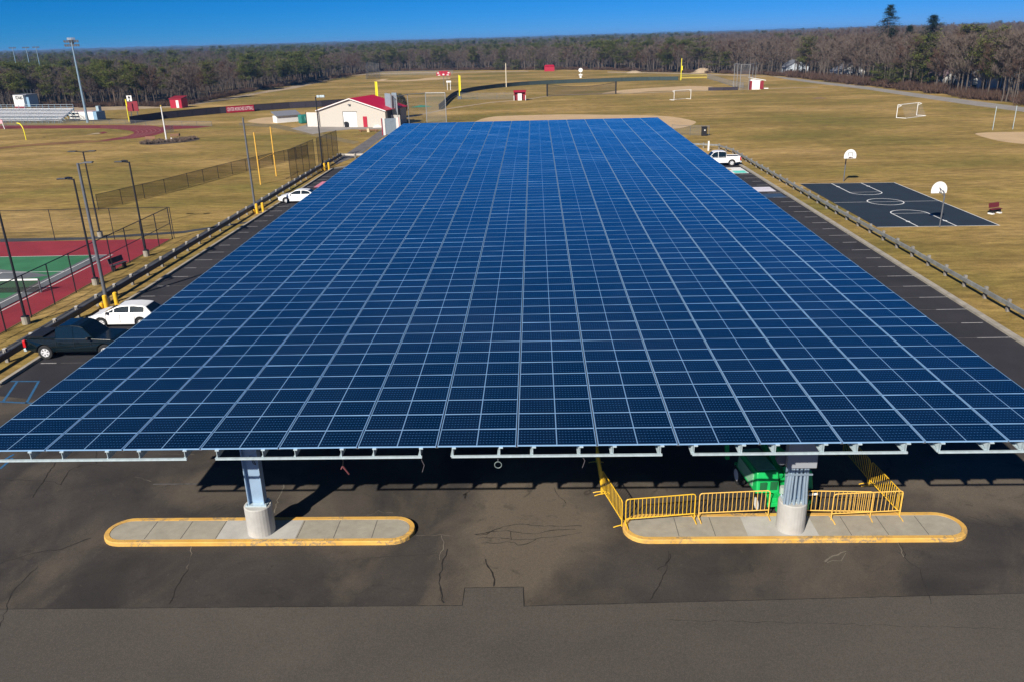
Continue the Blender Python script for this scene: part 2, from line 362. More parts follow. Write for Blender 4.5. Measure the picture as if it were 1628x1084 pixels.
# parking stall lines
mk = MB(); fk = MB()
for k in range(27):
    y = 44.9+2.585*k
    if y < 112: mk.box((26.3, y, .012), (1.6+random.uniform(-.5, .5), .09, .004)); fk.box((23.6, y, .012), (3.6, .08, .003))
    if 42.8 < 42.95+2.585*k < 116: mk.box((-28.6, 42.95+2.585*k, .012), (1.3+random.uniform(-.4, .5), .09, .004)); fk.box((-25.9, 42.95+2.585*k, .012), (3.9, .08, .003))
fk.box((-15.2, 29.12, .012), (2.0, .08, .004))
struct(mk.build('stall_lines', MARK)); struct(fk.build('faded_stall_lines', mat('nearly gone marking', (.075, .07, .07), .85, var=.5, scale=6)))
mb = MB()
for a, b in (((17, 606), (63, 606)), ((27, 607), (5, 638)), ((61, 607), (42, 641)), ((-6, 638), (55, 641)), ((20, 728), (0, 745)), ((0, 735), (22, 722))):
    mb.strip(GP([a, b]), .13, .012)
struct(mb.build('blue_stall_marking', BLUEMARK))
# painted mural stalls
def rect(x0, x1, y0, y1): return [(x0, y0), (x1, y0), (x1, y1), (x0, y1)]
struct(MB().sheet(rect(21.9, 26.95, 105.4, 110.3), .012).build('painted_stall', WHITE))
struct(MB().sheet(rect(21.9, 26.8, 92.4, 95.3), .012).build('painted_stall', mat('lilac white paint', (.66, .64, .72), .7, var=.12, scale=1)))
a = MB().sheet(rect(22.2, 25.4, 108.2, 109.4), .016, 0).sheet(rect(25.2, 26.8, 105.7, 107.6), .016, 1).sheet(rect(23.6, 24.7, 106.2, 107.4), .016, 2).sheet(rect(23.9, 24.4, 106.5, 107.1), .020, 3)
struct(a.build('stall_mural', [mat('tan paint', (.5, .36, .2), .7), mat('turquoise paint', (.12, .62, .52), .7), BLACK, REDP]))
struct(MB().sheet(rect(-28.3, -22.2, 101.6, 106.1), .012).build('painted_stall', mat('pink red paint', (.62, .20, .28), .7, var=.35, scale=1.1)))
struct(MB().sheet(rect(-27.6, -25.4, 103.2, 104.2), .016).build('stall_mural', WHITE))
struct(MB().sheet(rect(22, 26.9, 88.6, 91.0), .012).build('painted_stall', mat('faint blue paint', (.025, .06, .12), .7, var=.5, scale=1.5)))
# kerbs (real steps)
kb = MB()
def kerb(pts, w=.15, h=.12, mb_=None):
    m_ = mb_ or kb
    for a, b in zip(pts[:-1], pts[1:]):
        L = math.dist(a, b); m_.box(((a[0]+b[0])/2, (a[1]+b[1])/2, h/2), (L, w, h), math.atan2(b[1]-a[1], b[0]-a[0]))
kerb([(-29.5, 39.8), (-29.5, 117)], .22, .17); kerb([(-29.5, 117), (-26.6, 120)], .22, .165); kerb([(-26.6, 120), (22, 120)], .22, .16)
kerb([(22, 120), (25.5, 119)], .24, .165); kerb([(25.5, 119), (27.4, 113)], .26, .17); kerb([(27.4, 113), (27.4, 36)], .40, .14)
kerb([(-33, 36), (-29.5, 39.8)], .22, .165); kerb([(-60, 30), (-33, 36)], .22, .16)
struct(kb.build('kerb', CURB))
# ---------------------------------------------------------------- tree-line, fields
flat('infield_dirt', GP([(760, 192), (785, 186), (830, 184), (900, 182.5), (960, 183), (1030, 184), (1070, 186.5), (1100, 192), (1106, 196), (1090, 202.5), (1060, 206), (960, 212), (820, 214), (755, 200)]), DIRT, .010, True)
flat('infield_dirt', GP([(1551, 214), (1565, 211.5), (1600, 210.5), (1660, 211), (1720, 216), (1735, 228), (1690, 233), (1628, 229.5), (1585, 224)]), DIRT, .010, True)
flat('infield_dirt', GP([(394, 194), (402, 190.5), (420, 187.5), (445, 186), (470, 186), (472, 192), (445, 196.5), (415, 197)]), DIRT, .010, True)
flat('infield_dirt', GP([(958, 149.5), (975, 145.5), (1010, 142), (1060, 139), (1100, 137.5), (1132, 138.5), (1132, 143.5), (1100, 144.5), (1040, 145.5), (1000, 148.5)]), DIRT, .010, True)
flat('infield_dirt', GP([(596, 129.3), (640, 130.3), (690, 127.5), (716, 126), (716, 124), (690, 124), (676, 124.8), (664, 126.8), (630, 128.5), (610, 128.6), (618, 126), (607, 126.2)]), DIRT, .010)
flat('bare_patch', GP([(560, 118.5), (600, 117), (700, 115), (840, 113.5), (840, 114.6), (700, 116.4), (600, 118.6), (565, 120.5)]), SAND, .012)
flat('bare_patch', GP([(966, 114.4), (1060, 116), (1140, 118.2), (1200, 121), (1235, 122), (1200, 122.6), (1140, 120), (1060, 117.6), (966, 116)]), SAND, .012)
flat('gravel_path', GP([(1225, 121.5), (1260, 124.5), (1300, 130), (1380, 138.5), (1450, 148), (1550, 161), (1628, 171), (1700, 180), (1700, 190), (1628, 178.5), (1550, 168.5), (1450, 154), (1380, 143), (1300, 133.5), (1255, 127.5)]), GRAVEL, .012)
flat('dirt_path', GP([(-30, 176), (60, 171.5), (150, 169), (230, 168), (262, 172), (230, 173.5), (165, 176), (60, 176.5), (-30, 181)]), SAND, .012)
flat('grey_path', GP([(0, 176.8), (100, 174), (138, 173), (150, 176), (120, 182), (60, 188), (0, 190)]), GRAVEL, .010)
flat('dirt_path', GP([(262, 172), (305, 168), (370, 158), (414, 149.5), (470, 141), (530, 126), (566, 119), (560, 118), (520, 125), (460, 138.5), (414, 146.5), (361, 156), (300, 166), (255, 169.5)]), SAND, .012)
flat('paved_yard', GP([(462, 205), (480, 201), (497, 196), (508, 201), (560, 202.5), (618, 201), (620, 206.5), (560, 206), (520, 210), (497, 214), (478, 209)]), GRAVEL, .012)
flat('asphalt_path', GP([(606, 207), (626, 207), (600, 225), (572, 247), (535, 262), (530, 258), (552, 244), (585, 222)]), mat('grey path asphalt', (.13, .12, .12), .9, var=.2, scale=.5), .014)
flat('worn_path', GP([(380, 196), (440, 198), (500, 210), (560, 224), (572, 226), (562, 230), (500, 217), (430, 203), (380, 200)]), mat('thin turf', (.21, .165, .085), .95, var=.3, scale=.4, spec=.1), .008)
flat('worn_path', GP([(0, 380), (130, 378), (290, 368), (400, 352), (400, 354), (290, 371.5), (130, 382), (0, 385.5)]), mat('drain strip', (.06, .065, .075), .9, var=.3, scale=.4, spec=.1), .010)
flat('field_edge_strip', GP([(640, 190), (716, 173.5), (780, 164), (840, 158.5), (880, 152.5), (960, 150.5), (1100, 146), (1200, 142.5), (1300, 139.5), (1300, 138.7), (1200, 141.7), (1100, 145), (960, 149.3), (880, 151.5), (840, 157.5), (780, 163), (716, 172), (640, 188)]), SAND, .012)
flat('bare_patch', GP([(1290, 156.5), (1300, 155.4), (1315, 156.2), (1312, 157.2), (1295, 157.3)]), mat('brown patch', (.20, .12, .075), .95), .012)
# running track: stadium ring
def stadium(c, ang, L, r, n=28):
    pts = []; u = (math.cos(ang), math.sin(ang)); v = (-u[1], u[0])
    for k in range(n+1):
        a_ = -math.pi/2+math.pi*k/n; x, y = math.cos(a_)*r, math.sin(a_)*r; pts.append((c[0]+u[0]*x+v[0]*y, c[1]+u[1]*x+v[1]*y))
    for k in range(n+1):
        a_ = math.pi/2+math.pi*k/n; x, y = -L+math.cos(a_)*r, math.sin(a_)*r; pts.append((c[0]+u[0]*x+v[0]*y, c[1]+u[1]*x+v[1]*y))
    return pts
TC, TA, TL = (-101.5, 179.3), R(-14.5), 90
flat('running_track', smoothpts(GP([(-30, 200.3), (60, 200), (150, 199.6), (232, 200), (256, 203), (263, 208), (252, 214), (225, 219), (190, 222.5), (150, 225.6), (172, 221.8), (200, 217), (212, 213), (212, 210.3), (203, 207.6), (180, 205.6), (150, 204.6), (60, 204.9), (-30, 205.3)]), 4), TRACK, .010)
ln = MB()
for k in range(1, 7):
    u_ = k/7; P = smoothpts(GP([(160, 204.4+(199.8-204.4)*u_), (203+32*u_, 207.4-7.0*u_), (213+49*u_, 211.5-4.5*u_), (205+30*u_, 216-.5*u_), (180+25*u_, 220.5+.5*u_)]), 6, False); ln.strip(P, .09, .018)
struct(ln.build('lane_lines', mat('lane line paint', (.42, .22, .20), .8, var=.2)))
flat('worn_path', GP([(-20, 236), (60, 229), (130, 224), (180, 224.5), (120, 229), (40, 233), (-20, 240)]), mat('worn brown turf', (.20, .11, .05), .95, var=.3, scale=.2, spec=.1), .020)
flat('track_spur', GP([(262, 200), (310, 200.5), (336, 201.5), (315, 204), (262, 207), (240, 212)]), TRACK, .012)
struct(MB().sheet(GP([(137, 215), (152, 212), (164, 211.5), (158, 213.5), (140, 214.8)]), .022, 0).sheet(GP([(157, 212.2), (165, 209.8), (171, 211.3), (163, 213.3)]), .026, 1).build('jump_pit', [SAND, TRACK]))
# tennis court
T = (-34.9, 74.6)
flat('tennis_court', [(-34.9, 40), (-34.9, 74.4), (-75, 74.4), (-75, 40)], RED, .010)
flat('court_green', [(-38.0, 46.5), (-38.0, 68.5), (-50.6, 68.5), (-50.6, 46.5)], TGREEN, .014)
struct(MB().sheet([(-38.0, 46.5), (-38.0, 68.5), (-39.3, 68.5), (-39.3, 46.5)], .018).sheet([(-39.4, 62), (-41.2, 62.9), (-46, 64.6), (-50.5, 68), (-50.5, 60.2), (-45, 59.6)], .018).sheet([(-39.4, 47), (-39.4, 56), (-43, 54), (-48, 50), (-46, 47)], .018).build('court_faded_bands', TGREY))
ln = MB()
def seg(a, b, w=.09, z=.023): ln.strip([a, b], w, z)
seg((-37.5, 68.5), (-50.6, 68.5)); seg((-37.55, 68.6), (-37.75, 46.5)); seg((-38.9, 68.5), (-38.95, 46.5)); seg((-38.9, 63.2), (-50, 63.2)); seg((-44.1, 57), (-44.1, 63.2)); seg((-49.2, 68.5), (-49.2, 46.5)); seg((-50.6, 68.5), (-50.6, 46.5)); seg((-44.1, 57), (-44.1, 50)); seg((-38.9, 50), (-50, 50))
struct(ln.build('court_lines', WHITE))
# basketball court
flat('basketball_court', [(30.7, 73.6), (41.55, 73.4), (41.55, 96.4), (30.75, 96.9)], COURT, .012)
ln = MB()
def loop(pts, w=.11): ln.strip(pts+[pts[0], pts[1]], w, .017)
ln.strip([(30.7, 73.6), (41.55, 73.4)], .10, .017); ln.strip([(41.5, 73.4), (41.5, 96.4)], .10, .0171); ln.strip([(41.5, 96.4), (30.75, 96.9)], .07, .0172); ln.strip([(30.8, 85.3), (41.5, 85.1)], .07, .0173)
ln.strip([(36.05+1.75*math.cos(a_), 85.2+1.75*math.sin(a_)) for a_ in np.linspace(0, 2*math.pi, 40)], .12, .0174)
for s_, y0 in ((1, 73.5), (-1, 96.6)):
    ln.strip([(34.35, y0), (34.35, y0+s_*5.9)]+[(36.05-1.7*math.cos(a_), y0+s_*(5.9+1.5*math.sin(a_))) for a_ in np.linspace(0.1, math.pi-.1, 18)]+[(37.75, y0+s_*5.9), (37.75, y0)], .12, .0175)
    ln.strip([(34.4, y0+s_*5.8), (37.7, y0+s_*5.8)], .07, .0176)
    ln.box((34.35, y0+s_*2.2, .0185), (.35, .3, .002)); ln.box((37.75, y0+s_*2.2, .0185), (.35, .3, .002))
struct(ln.build('court_markings', WHITE))
# ---------------------------------------------------------------- kerbed islands
def island(cx_, cy_, hl, hw, label, joints, fresh):
    t = thing('traffic_island', label, 'traffic island', (cx_, cy_, 0), 0, 'kerbed concrete islands under the solar canopy')
    def ring(l, w, n=14):
        return [(l-w+w*math.cos(a_), w*math.sin(a_)) for a_ in np.linspace(-math.pi/2, math.pi/2, n)]+[(-l+w+w*math.cos(a_), w*math.sin(a_)) for a_ in np.linspace(math.pi/2, 3*math.pi/2, n)]
    o1, o2, i1 = ring(hl, hw), ring(hl-.02, hw-.02), ring(hl-.19, hw-.19); n = len(o1); H = .17
    mb = MB(); mb.add([(x, y, 0) for x, y in o1]+[(x, y, H-.03) for x, y in o1]+[(x, y, H) for x, y in o2]+[(x, y, H) for x, y in i1]+[(x, y, .0) for x, y in i1],
        [(k+n*j, (k+1) % n+n*j, (k+1) % n+n*(j+1), k+n*(j+1)) for j in range(4) for k in range(n)])
    mb.build('kerb', YCURB, t)
    i2 = ring(hl-.20, hw-.20); MB().prism(i2, .01, H-.015).build('slab', CONC, t)
    for x in joints: MB().box((x, 0, H-.012), (.022, 2*hw-.5, .004)).build('joint', mat('dark slab joint', (.10, .09, .08), .9), t)
    for x0, x1 in fresh: MB().box(((x0+x1)/2, 0, H-.0105), (x1-x0, 2*hw-.46, .004)).build('patch', CONCL, t)
    return t
IY = 25.52
island(-10.54, IY, 5.8, .82, 'yellow kerbed concrete island round the left canopy column, no barriers on it', [-4.1, -2.75, -1.45, 1.55, 2.9, 4.3], [(-1.42, 1.5)])
island(9.05, IY+.02, 6.15, .85, 'yellow kerbed concrete island round the right canopy column, crowd barriers standing on it', [-4.2, -2.9, 1.9, 3.2, 4.6], [(-1.75, .75)])
# ---------------------------------------------------------------- solar canopy
CS = .9206                       # the roof stands 5.4 m up
O = Vector((-.79*CS, 23.90*CS, 5.4)); DIR = Vector((-.00284, .99992, .01255)).normalized(); XA = Vector((1, 0, 0)); NZ = XA.cross(DIR).normalized()
PWD, PDP, NR, NC, X0 = 2.655*CS, 1.183*CS, 83, 14, -18.64*CS
canopy = thing('solar_canopy', 'long blue solar panel carport canopy on two rows of steel columns', 'solar canopy', (O.x, O.y, 0))
base = Vector((O.x, O.y, 0))
def cl(x, y, z=0): return O-base+XA*x+DIR*y+NZ*z
def panel_geo(V, F, MI, UV, CE, x, y, i, j, origin=None):
    w, d, fr, th = PWD-.046, PDP-.010, .021, .04
    ta, tb = random.uniform(-.0035, .0035), random.uniform(-.0045, .0045)      # each module sits a hair out of true
    def q(a_, b_, z): 
        p = XA*a_+DIR*b_+NZ*(z+ta*(a_-1.2)+tb*(b_-.55))
        return tuple(cl(x, y)+p) if origin is None else tuple(p)
    x0, x1, y0, y1 = .025, .025+w, .008, .008+d; o = len(V)
    V += [q(x0, y0, 0), q(x1, y0, 0), q(x1, y1, 0), q(x0, y1, 0), q(x0+fr, y0+fr, 0), q(x1-fr, y0+fr, 0), q(x1-fr, y1-fr, 0), q(x0+fr, y1-fr, 0),
          q(x0, y0, -th), q(x1, y0, -th), q(x1, y1, -th), q(x0, y1, -th), q(x0+fr, y0+fr, -.004), q(x1-fr, y0+fr, -.004), q(x1-fr, y1-fr, -.004), q(x0+fr, y1-fr, -.004)]
    for f, m, uv in (((0, 1, 5, 4), 1, 0), ((1, 2, 6, 5), 1, 0), ((2, 3, 7, 6), 1, 0), ((3, 0, 4, 7), 1, 0), ((8, 9, 1, 0), 1, 0), ((9, 10, 2, 1), 1, 0), ((10, 11, 3, 2), 1, 0), ((11, 8, 0, 3), 1, 0), ((11, 10, 9, 8), 1, 0), ((12, 13, 14, 15), 0, 1)):
        F.append(tuple(o+k for k in f)); MI.append(m)
        UV += [(0, 0), (1, 0), (1, 1), (0, 1)] if uv else [(0, 0)]*4
        CE += [(i+.5, j+.5)]*4
def panel_mesh(name, V, F, MI, UV, CE):
    me = bpy.data.meshes.new(name); me.from_pydata(V, [], F); me.materials.append(PV); me.materials.append(ALU)
    me.polygons.foreach_set('material_index', MI)
    u = me.uv_layers.new(name='UVMap'); u.data.foreach_set('uv', [c for p in UV for c in p])
    u = me.uv_layers.new(name='cell'); u.data.foreach_set('uv', [c for p in CE for c in p]); me.update(); return me
restg = ([], [], [], [], [])
cnt = 0
for j in range(NR):
    for i in range(NC):
        x, y = X0+i*PWD, j*PDP
        if cnt < 98:
            g = ([], [], [], [], []); panel_geo(*g, x, y, i, j, True)
            o = bpy.data.objects.new('solar_panel', panel_mesh('solar_panel', *g)); COL.objects.link(o); o.parent = canopy; o.location = cl(x, y); cnt += 1
        else: panel_geo(*restg, x, y, i, j)
o = bpy.data.objects.new('solar_panels', panel_mesh('solar_panels', *restg)); COL.objects.link(o); o.parent = canopy; stuff(o)
LEN = NR*PDP
def pbox(mb, x0, x1, y0, y1, z0, z1, m=0):
    P = [cl(a_, b_, c_) for c_ in (z0, z1) for a_, b_ in ((x0, y0), (x1, y0), (x1, y1), (x0, y1))]
    mb.add(P, [(3, 2, 1, 0), (4, 5, 6, 7), (0, 1, 5, 4), (1, 2, 6, 5), (2, 3, 7, 6), (3, 0, 4, 7)], m)
PH_ = .335
purl = []
for i in range(NC):
    for k, dx in enumerate((.53*CS, 2.09*CS)):
        x = X0+i*PWD+dx; purl.append(x); mb = MB()
        pbox(mb, x-.008, x+.008, .02, LEN-.02, -.042-PH_, -.042)
        pbox(mb, x+.008, x+.085, .02, LEN-.02, -.060, -.042); pbox(mb, x-.085, x-.008, .02, LEN-.02, -.042-PH_, -.024-PH_)
        # end gusset and module clamp at the front
        P = [cl(x-.02, .10, -.06), cl(x-.11, .45, -.06), cl(x-.02, .10, -.04-PH_)]
        mb.add(P, [(0, 1, 2)]); mb.add([p+Vector((0, .012, 0)) for p in P], [(2, 1, 0)])
        pbox(mb, x-.02, x+.10, -.03, .03, -.085, -.045)
        mb.build('purlin', GALV, canopy)
for i in range(NC+1):  # added strips under the column gaps, stopping sunlight from leaking through
    mb = MB(); x = X0+i*PWD; pbox(mb, x-.045, x+.045, .03, LEN-.03, -.075, -.050); mb.build('light_stop_strip', GREYPOLE, canopy)
for a_, b_ in ((0, 5), (6, 11), (12, 17), (18, 23), (24, 27)):
    mb = MB(); pbox(mb, purl[a_]-.05, purl[b_]+.05, -.03, .045, -.050-PH_, -.045-PH_+.045)
    pbox(mb, purl[a_]-.05, purl[b_]+.05, -.03, .04, -.062-PH_, -.0505-PH_)
    mb.build('tie_bar', GALV, canopy)
CX = (-10.42, 8.92)
ys = [25.45, 37, 49, 61, 73, 85, 97, 108]
for n_, yc in enumerate(ys):
    zt = 5.4+(yc-22)*.01255-.06-PH_
    mb = MB(); mb.box((0-base.x-.9, yc-base.y, zt-.02), (33.6, .24, .03)); mb.box((0-base.x-.9, yc-base.y, zt-.25), (33.6, .03, .42)); mb.box((0-base.x-.9, yc-base.y, zt-.475), (33.6, .24, .03))
    mb.build('girder', STEEL, canopy)
    for cxx in CX:
        lx, ly = cxx-base.x, yc-base.y
        mb = MB(); zb = 1.36; h = zt-.49-zb
        mb.box((lx, ly, zb+h/2), (.54, .03, h)); mb.box((lx-.28, ly, zb+h/2), (.035, .34, h)); mb.box((lx+.28, ly, zb+h/2), (.035, .34, h))
        c_ = mb.build('column', STEEL, canopy)
        bp = MB().box((lx, ly, 1.335), (.78, .50, .04))
        for sx in (-.35, .35):
            for sy in (-.2, .2): bp.tube((lx+sx, ly+sy, 1.355), (lx+sx, ly+sy, 1.43), .025)
        b_ = bp.build('base_plate', GALV, c_)
        mb = MB(); n = 28; r = .50
        mb.tube((lx, ly-.02, .0), (lx, ly-.02, 1.28), r, r, n, 0, False); mb.tube((lx, ly-.02, 1.28), (lx, ly-.02, 1.315), r, r-.03, n, 0, True)
        mb.build('pedestal', CONCL, canopy, smooth=False)
# conduits, combiner box on the front right column
mb = MB(); lx, ly = CX[1]-base.x, ys[0]-base.y
for k, dx in enumerate((-.36, -.27, -.18, -.06, .10, .24, .34)):
    r = .045 if k not in (1,) else .055
    mb.path([(lx+dx*1.1, ly-.30-.04*(k % 2), 1.32), (lx+dx, ly-.27-.03*(k % 2), 2.0), (lx+dx*.9+.02, ly-.25, 2.85)], r, 8)
mb.box((lx, ly-.34, 2.52), (.95, .05, .05)); mb.build('conduit', mat('conduit steel', (.28, .36, .44), .5, .3, var=.1), canopy, smooth=False)
MB().box((lx+.06, ly-.22, 3.30), (1.02, .34, 1.02)).build('combiner_box', GREYBOX, canopy, bevel=.015)
MB().tube((lx-.58, ly-.2, 3.02), (lx-.58, ly-.02, 3.02), .2, .2, 12).build('junction_disc', GREYPOLE, canopy)
MB().path([(CX[0]-base.x-.02, ly-.05, 3.3), (CX[0]-base.x+.1, ly-.12, 3.22), (CX[0]-base.x+.2, ly-.14, 3.0), (CX[0]-base.x+.12, ly-.16, 3.05), (CX[0]-base.x+.05, ly-.1, 3.25)], .015, 5).build('cable', BLACK, canopy)
# hanging cables
def hang(x, L, mode, label):
    px_ = O.x+x*CS; t = thing('hanging_cable', label, 'cable', (px_, 22.15, 5.03), 0, 'loose cables hanging from the canopy edge')
    mb = MB()
    if mode == 0: mb.path([(0, 0, 0), (.02, 0, -L*.5), (-.02, .02, -L)], .012, 4); mb.build('cord', BLACK, t); MB().tube((-.02, .02, -L), (.16, .0, -L-.28), .03, .02, 5).tube((-.02, .02, -L), (-.08, .0, -L-.1), .03, .02, 5).build('plug', mat('faded red plug', (.14, .04, .045), .6), t)
    elif mode == 1: mb.path([(0, 0, 0), (.0, 0, -L)], .012, 4); mb.build('cord', GREYPOLE, t); MB().path([(.11*math.cos(a_), 0, -L-.11+.11*math.sin(a_)) for a_ in np.linspace(0, 2*math.pi, 14)], .014, 5).build('coil', mat('pale cable', (.16, .20, .20), .4), t)
    else: mb.path([(0, 0, 0), (.04, 0, -L*.6), (.10, .0, -L), (.02, 0, -L-.25)], .012, 4); mb.build('cord', mat('grey cable', (.09, .08, .09), .6), t)
hang(-5.95, .38, 0, 'short cord with a faded red plug, hanging from canopy edge near the left column')
hang(-3.3, .35, 2, 'thin loose cord hanging at the right end of the second tie bar')
hang(-.7, .26, 1, 'coiled pale cable hanging below the middle of the canopy edge')
hang(2.1, .25, 2, 'short grey cord hanging just left of the yellow barriers')
# ---------------------------------------------------------------- crowd barriers
def barrier(p, q, label, m=YELLOW, zb=0., feet=True):
    a_ = Vector((p[0], p[1], 0)); b_ = Vector((q[0], q[1], 0)); L = (b_-a_).length; rz = math.atan2(b_.y-a_.y, b_.x-a_.x)
    t = thing('crowd_barrier', label, 'barrier', (a_.x, a_.y, zb), rz, 'yellow crowd barriers round the right island')
    r = .021; H = 1.10; c = .09
    pts = [(.03, 0, .28), (.03, 0, H-c), (.03+c*.3, 0, H-c*.3), (.03+c, 0, H), (L-.03-c, 0, H), (L-.03-c*.3, 0, H-c*.3), (L-.03, 0, H-c), (L-.03, 0, .28), (.03, 0, .28)]
    mb = MB().path(pts, r, 6); mb.tube((.03, 0, .28), (.03, 0, .02), r); mb.tube((L-.03, 0, .28), (L-.03, 0, .02), r); mb.build('frame', m, t)
    n = int(L/.15); gb = MB()
    for k in range(1, n): gb.tube((.03+(L-.06)*k/n, 0, .28), (.03+(L-.06)*k/n, 0, H), .011, n=5)
    gb.build('grille', m, t)
    if feet:
        for x in (.05, L-.05): MB().path([(x, -.32, .02), (x, -.2, .05), (x, 0, .07), (x, .2, .05), (x, .32, .02)], .02, 5).build('foot', m, t)
    return t
barrier((2.90, 25.75), (2.33, 28.05), 'yellow crowd barrier slanting back from the left end of the front row, half in sun')
barrier((2.31, 28.12), (2.28, 30.65), 'yellow crowd barrier in the canopy shade on the left, seen end on')
barrier((2.98, 25.60), (5.60, 25.95), 'bright yellow crowd barrier on the left tip of the right island', zb=.17)
barrier((5.70, 25.97), (8.35, 26.15), 'yellow crowd barrier just left of the right concrete pedestal, green lift behind it', YELLOW2, zb=.17)
barrier((9.36, 26.12), (12.02, 26.0), 'faded yellow crowd barrier touching the right side of the pedestal', YELLOW2, zb=.17)
barrier((10.50, 25.86), (13.10, 26.05), 'faded yellow crowd barrier at the right corner, overlapping its neighbour on the island', YELLOW2, zb=.17)
barrier((13.12, 26.15), (12.92, 28.55), 'yellow crowd barrier running back from the right corner, its near half in sun', YELLOW)
barrier((12.90, 28.62), (12.78, 31.1), 'yellow crowd barrier on the right standing wholly in the canopy shade', YELLOW)
# ---------------------------------------------------------------- boom lift
def wheel(mb_t, parent, x, y, r=.33, w=.22, rimm=None, spokes=5, name='wheel'):
    t = MB(); n = 26
    prof = [(r*.62, -w/2), (r*.93, -w/2), (r, -w/2+.03), (r, w/2-.03), (r*.93, w/2), (r*.62, w/2)]
    vs = []; fs = []
    for k in range(n):
        a_ = 2*math.pi*k/n
        for rr, yy in prof: vs.append((x+rr*math.cos(a_), y+yy, r+rr*math.sin(a_)))
    m_ = len(prof)
    for k in range(n):
        for j in range(m_): fs.append((k*m_+j, k*m_+(j+1) % m_, ((k+1) % n)*m_+(j+1) % m_, ((k+1) % n)*m_+j))
    t.add(vs, fs); wo = t.build(name, RUBBER, parent, smooth=False)
    rb = MB(); s_ = 1 if y > 0 else -1
    rb.tube((x, y+s_*(w/2-.09), r), (x, y+s_*(w/2-.07), r), r*.62, r*.62, 20, 1)
    for k in range(n):
        a0, a1 = 2*math.pi*k/n, 2*math.pi*(k+1)/n
        rb.add([(x+r*.64*math.cos(a0), y+s_*w/2, r+r*.64*math.sin(a0)), (x+r*.64*math.cos(a1), y+s_*w/2, r+r*.64*math.sin(a1)), (x+r*.54*math.cos(a1), y+s_*(w/2-.02), r+r*.54*math.sin(a1)), (x+r*.54*math.cos(a0), y+s_*(w/2-.02), r+r*.54*math.sin(a0))], [(0, 1, 2, 3), (3, 2, 1, 0)], 0)
    yo = y+s_*(w/2-.015); rb.tube((x, yo-s_*.03, r), (x, yo, r), r*.6, r*.58, 20, 0)
    for k in range(spokes):
        a_ = 2*math.pi*k/spokes+.3; dx, dz = math.cos(a_), math.sin(a_)
        P = [(x+dx*r*q-dz*r*e, yo+s_*.004, r+dz*r*q+dx*r*e) for q, e in ((.22, .02), (.22, -.02), (.50, -.10), (.50, .10))]
        rb.add(P, [(0, 1, 2, 3), (3, 2, 1, 0)], 1)
    rb.build('rim', [rimm or RIMM, BLACK], wo)
    return wo
def lift():
    t = thing('boom_lift', 'green articulated boom lift parked behind the right concrete column, front half in sun', 'boom lift', (8.95, 28.15, 0), R(97))
    # local +x points away from the camera
    MB().box((0, 0, .55), (3.2, 1.5, .35)).box((-1.45, 0, .5), (.5, 1.9, .18)).box((1.3, 0, .5), (.4, 1.9, .18)).build('chassis', LIFTG, t, bevel=.03)
    for x in (-1.35, .80):
        for y in (-.98, .98):
            wheel(None, t, x, y, .40, .28, WHITE, 0)
    e = MB(); # left engine cover with sloped nose
    for y0, y1, x0, x1, z0, z1 in ((.22, 1.12, -1.30, .9, .72, 1.55), (-1.15, -.35, -1.2, .95, .72, 1.4)):
        e.add([(x0, y0, z0), (x1, y0, z0), (x1, y1, z0), (x0, y1, z0), (x0+.22, y0+.02, z1), (x1-.2, y0+.02, z1), (x1-.2, y1-.05, z1), (x0+.22, y1-.05, z1)], [(3, 2, 1, 0), (0, 1, 5, 4), (1, 2, 6, 5), (2, 3, 7, 6), (3, 0, 4, 7), (4, 5, 6, 7)])
    e.build('engine_cover', LIFTG, t, bevel=.05)
    for y0, y1, z0 in ((.30, .62, 1.05), (.70, 1.02, 1.05)): MB().box((-1.265, (y0+y1)/2, z0), (.03, .26, .34), 0).build('vent_panel', mat('dark green vent', (.01, .12, .04), .6), t)
    MB().box((-.1, 1.10, 1.1), (1.5, .06, .5)).build('side_handrail', LIFTL, t)
    MB().path([(-1.2, -.25, 1.0), (-.4, -.2, 1.5), (.3, -.3, 1.45), (.9, -.15, 1.9)], .05, 6).build('hydraulic_line', BLACK, t)
    MB().tube((-.5, -.12, 1.25), (.9, -.08, 1.75), .07, .07, 8).build('cylinder', LIFTL, t)
    MB().box((-.1, .66, 1.565), (1.7, .7, .02)).box((-.1, -.76, 1.415), (1.6, .6, .02)).build('top_deck', LIFTL, t)
    b = MB()
    b.tube((-1.0, -.1, .9), (1.6, -.1, 1.5), .15, .13, 4).tube((-.9, .08, 1.2), (1.9, .05, 2.3), .14, .12, 4).tube((-1.3, -.28, .55), (-.7, -.15, 1.5), .12, .12, 4).build('boom', LIFTG, t)
    b = MB(); b.tube((1.6, -.1, 1.5), (-.6, -.12, 2.0), .12, .11, 4).tube((-.6, -.12, 2.0), (2.6, .9, 2.7), .10, .09, 4).tube((1.4, 1.3, .8), (1.9, 1.35, 3.2), .10, .09, 4).build('jib', LIFTG, t)
    MB().box((-1.75, .25, .55), (.45, .42, .75)).box((-1.7, -.45, .42), (.3, .55, .35)).build('step_box', LIFTG, t, bevel=.03)
    MB().tube((-1.6, .25, .93), (-1.6, .25, 1.2), .12, .12, 10).build('filter_can', mat('grey green can', (.35, .42, .38), .6), t)
    MB().path([(-1.95, -.25, .2), (-1.95, -.25, .95), (-1.9, -.45, .97), (-1.9, -.95, .97)], .045, 6).build('hose', WHITE, t)
    b = MB(); 
    for y in (-.35, .55): b.path([(2.5, y, 2.3), (2.5, y, 3.3), (3.2, y, 3.3), (3.2, y, 2.3), (2.5, y, 2.3)], .025, 5)
    b.box((2.85, .1, 2.3), (.75, .95, .05)); b.build('basket', GREYPOLE, t)
    MB().box((-1.74, -.30, .62), (.02, .12, .2)).build('warning_plate', YELLOW, t)
lift()
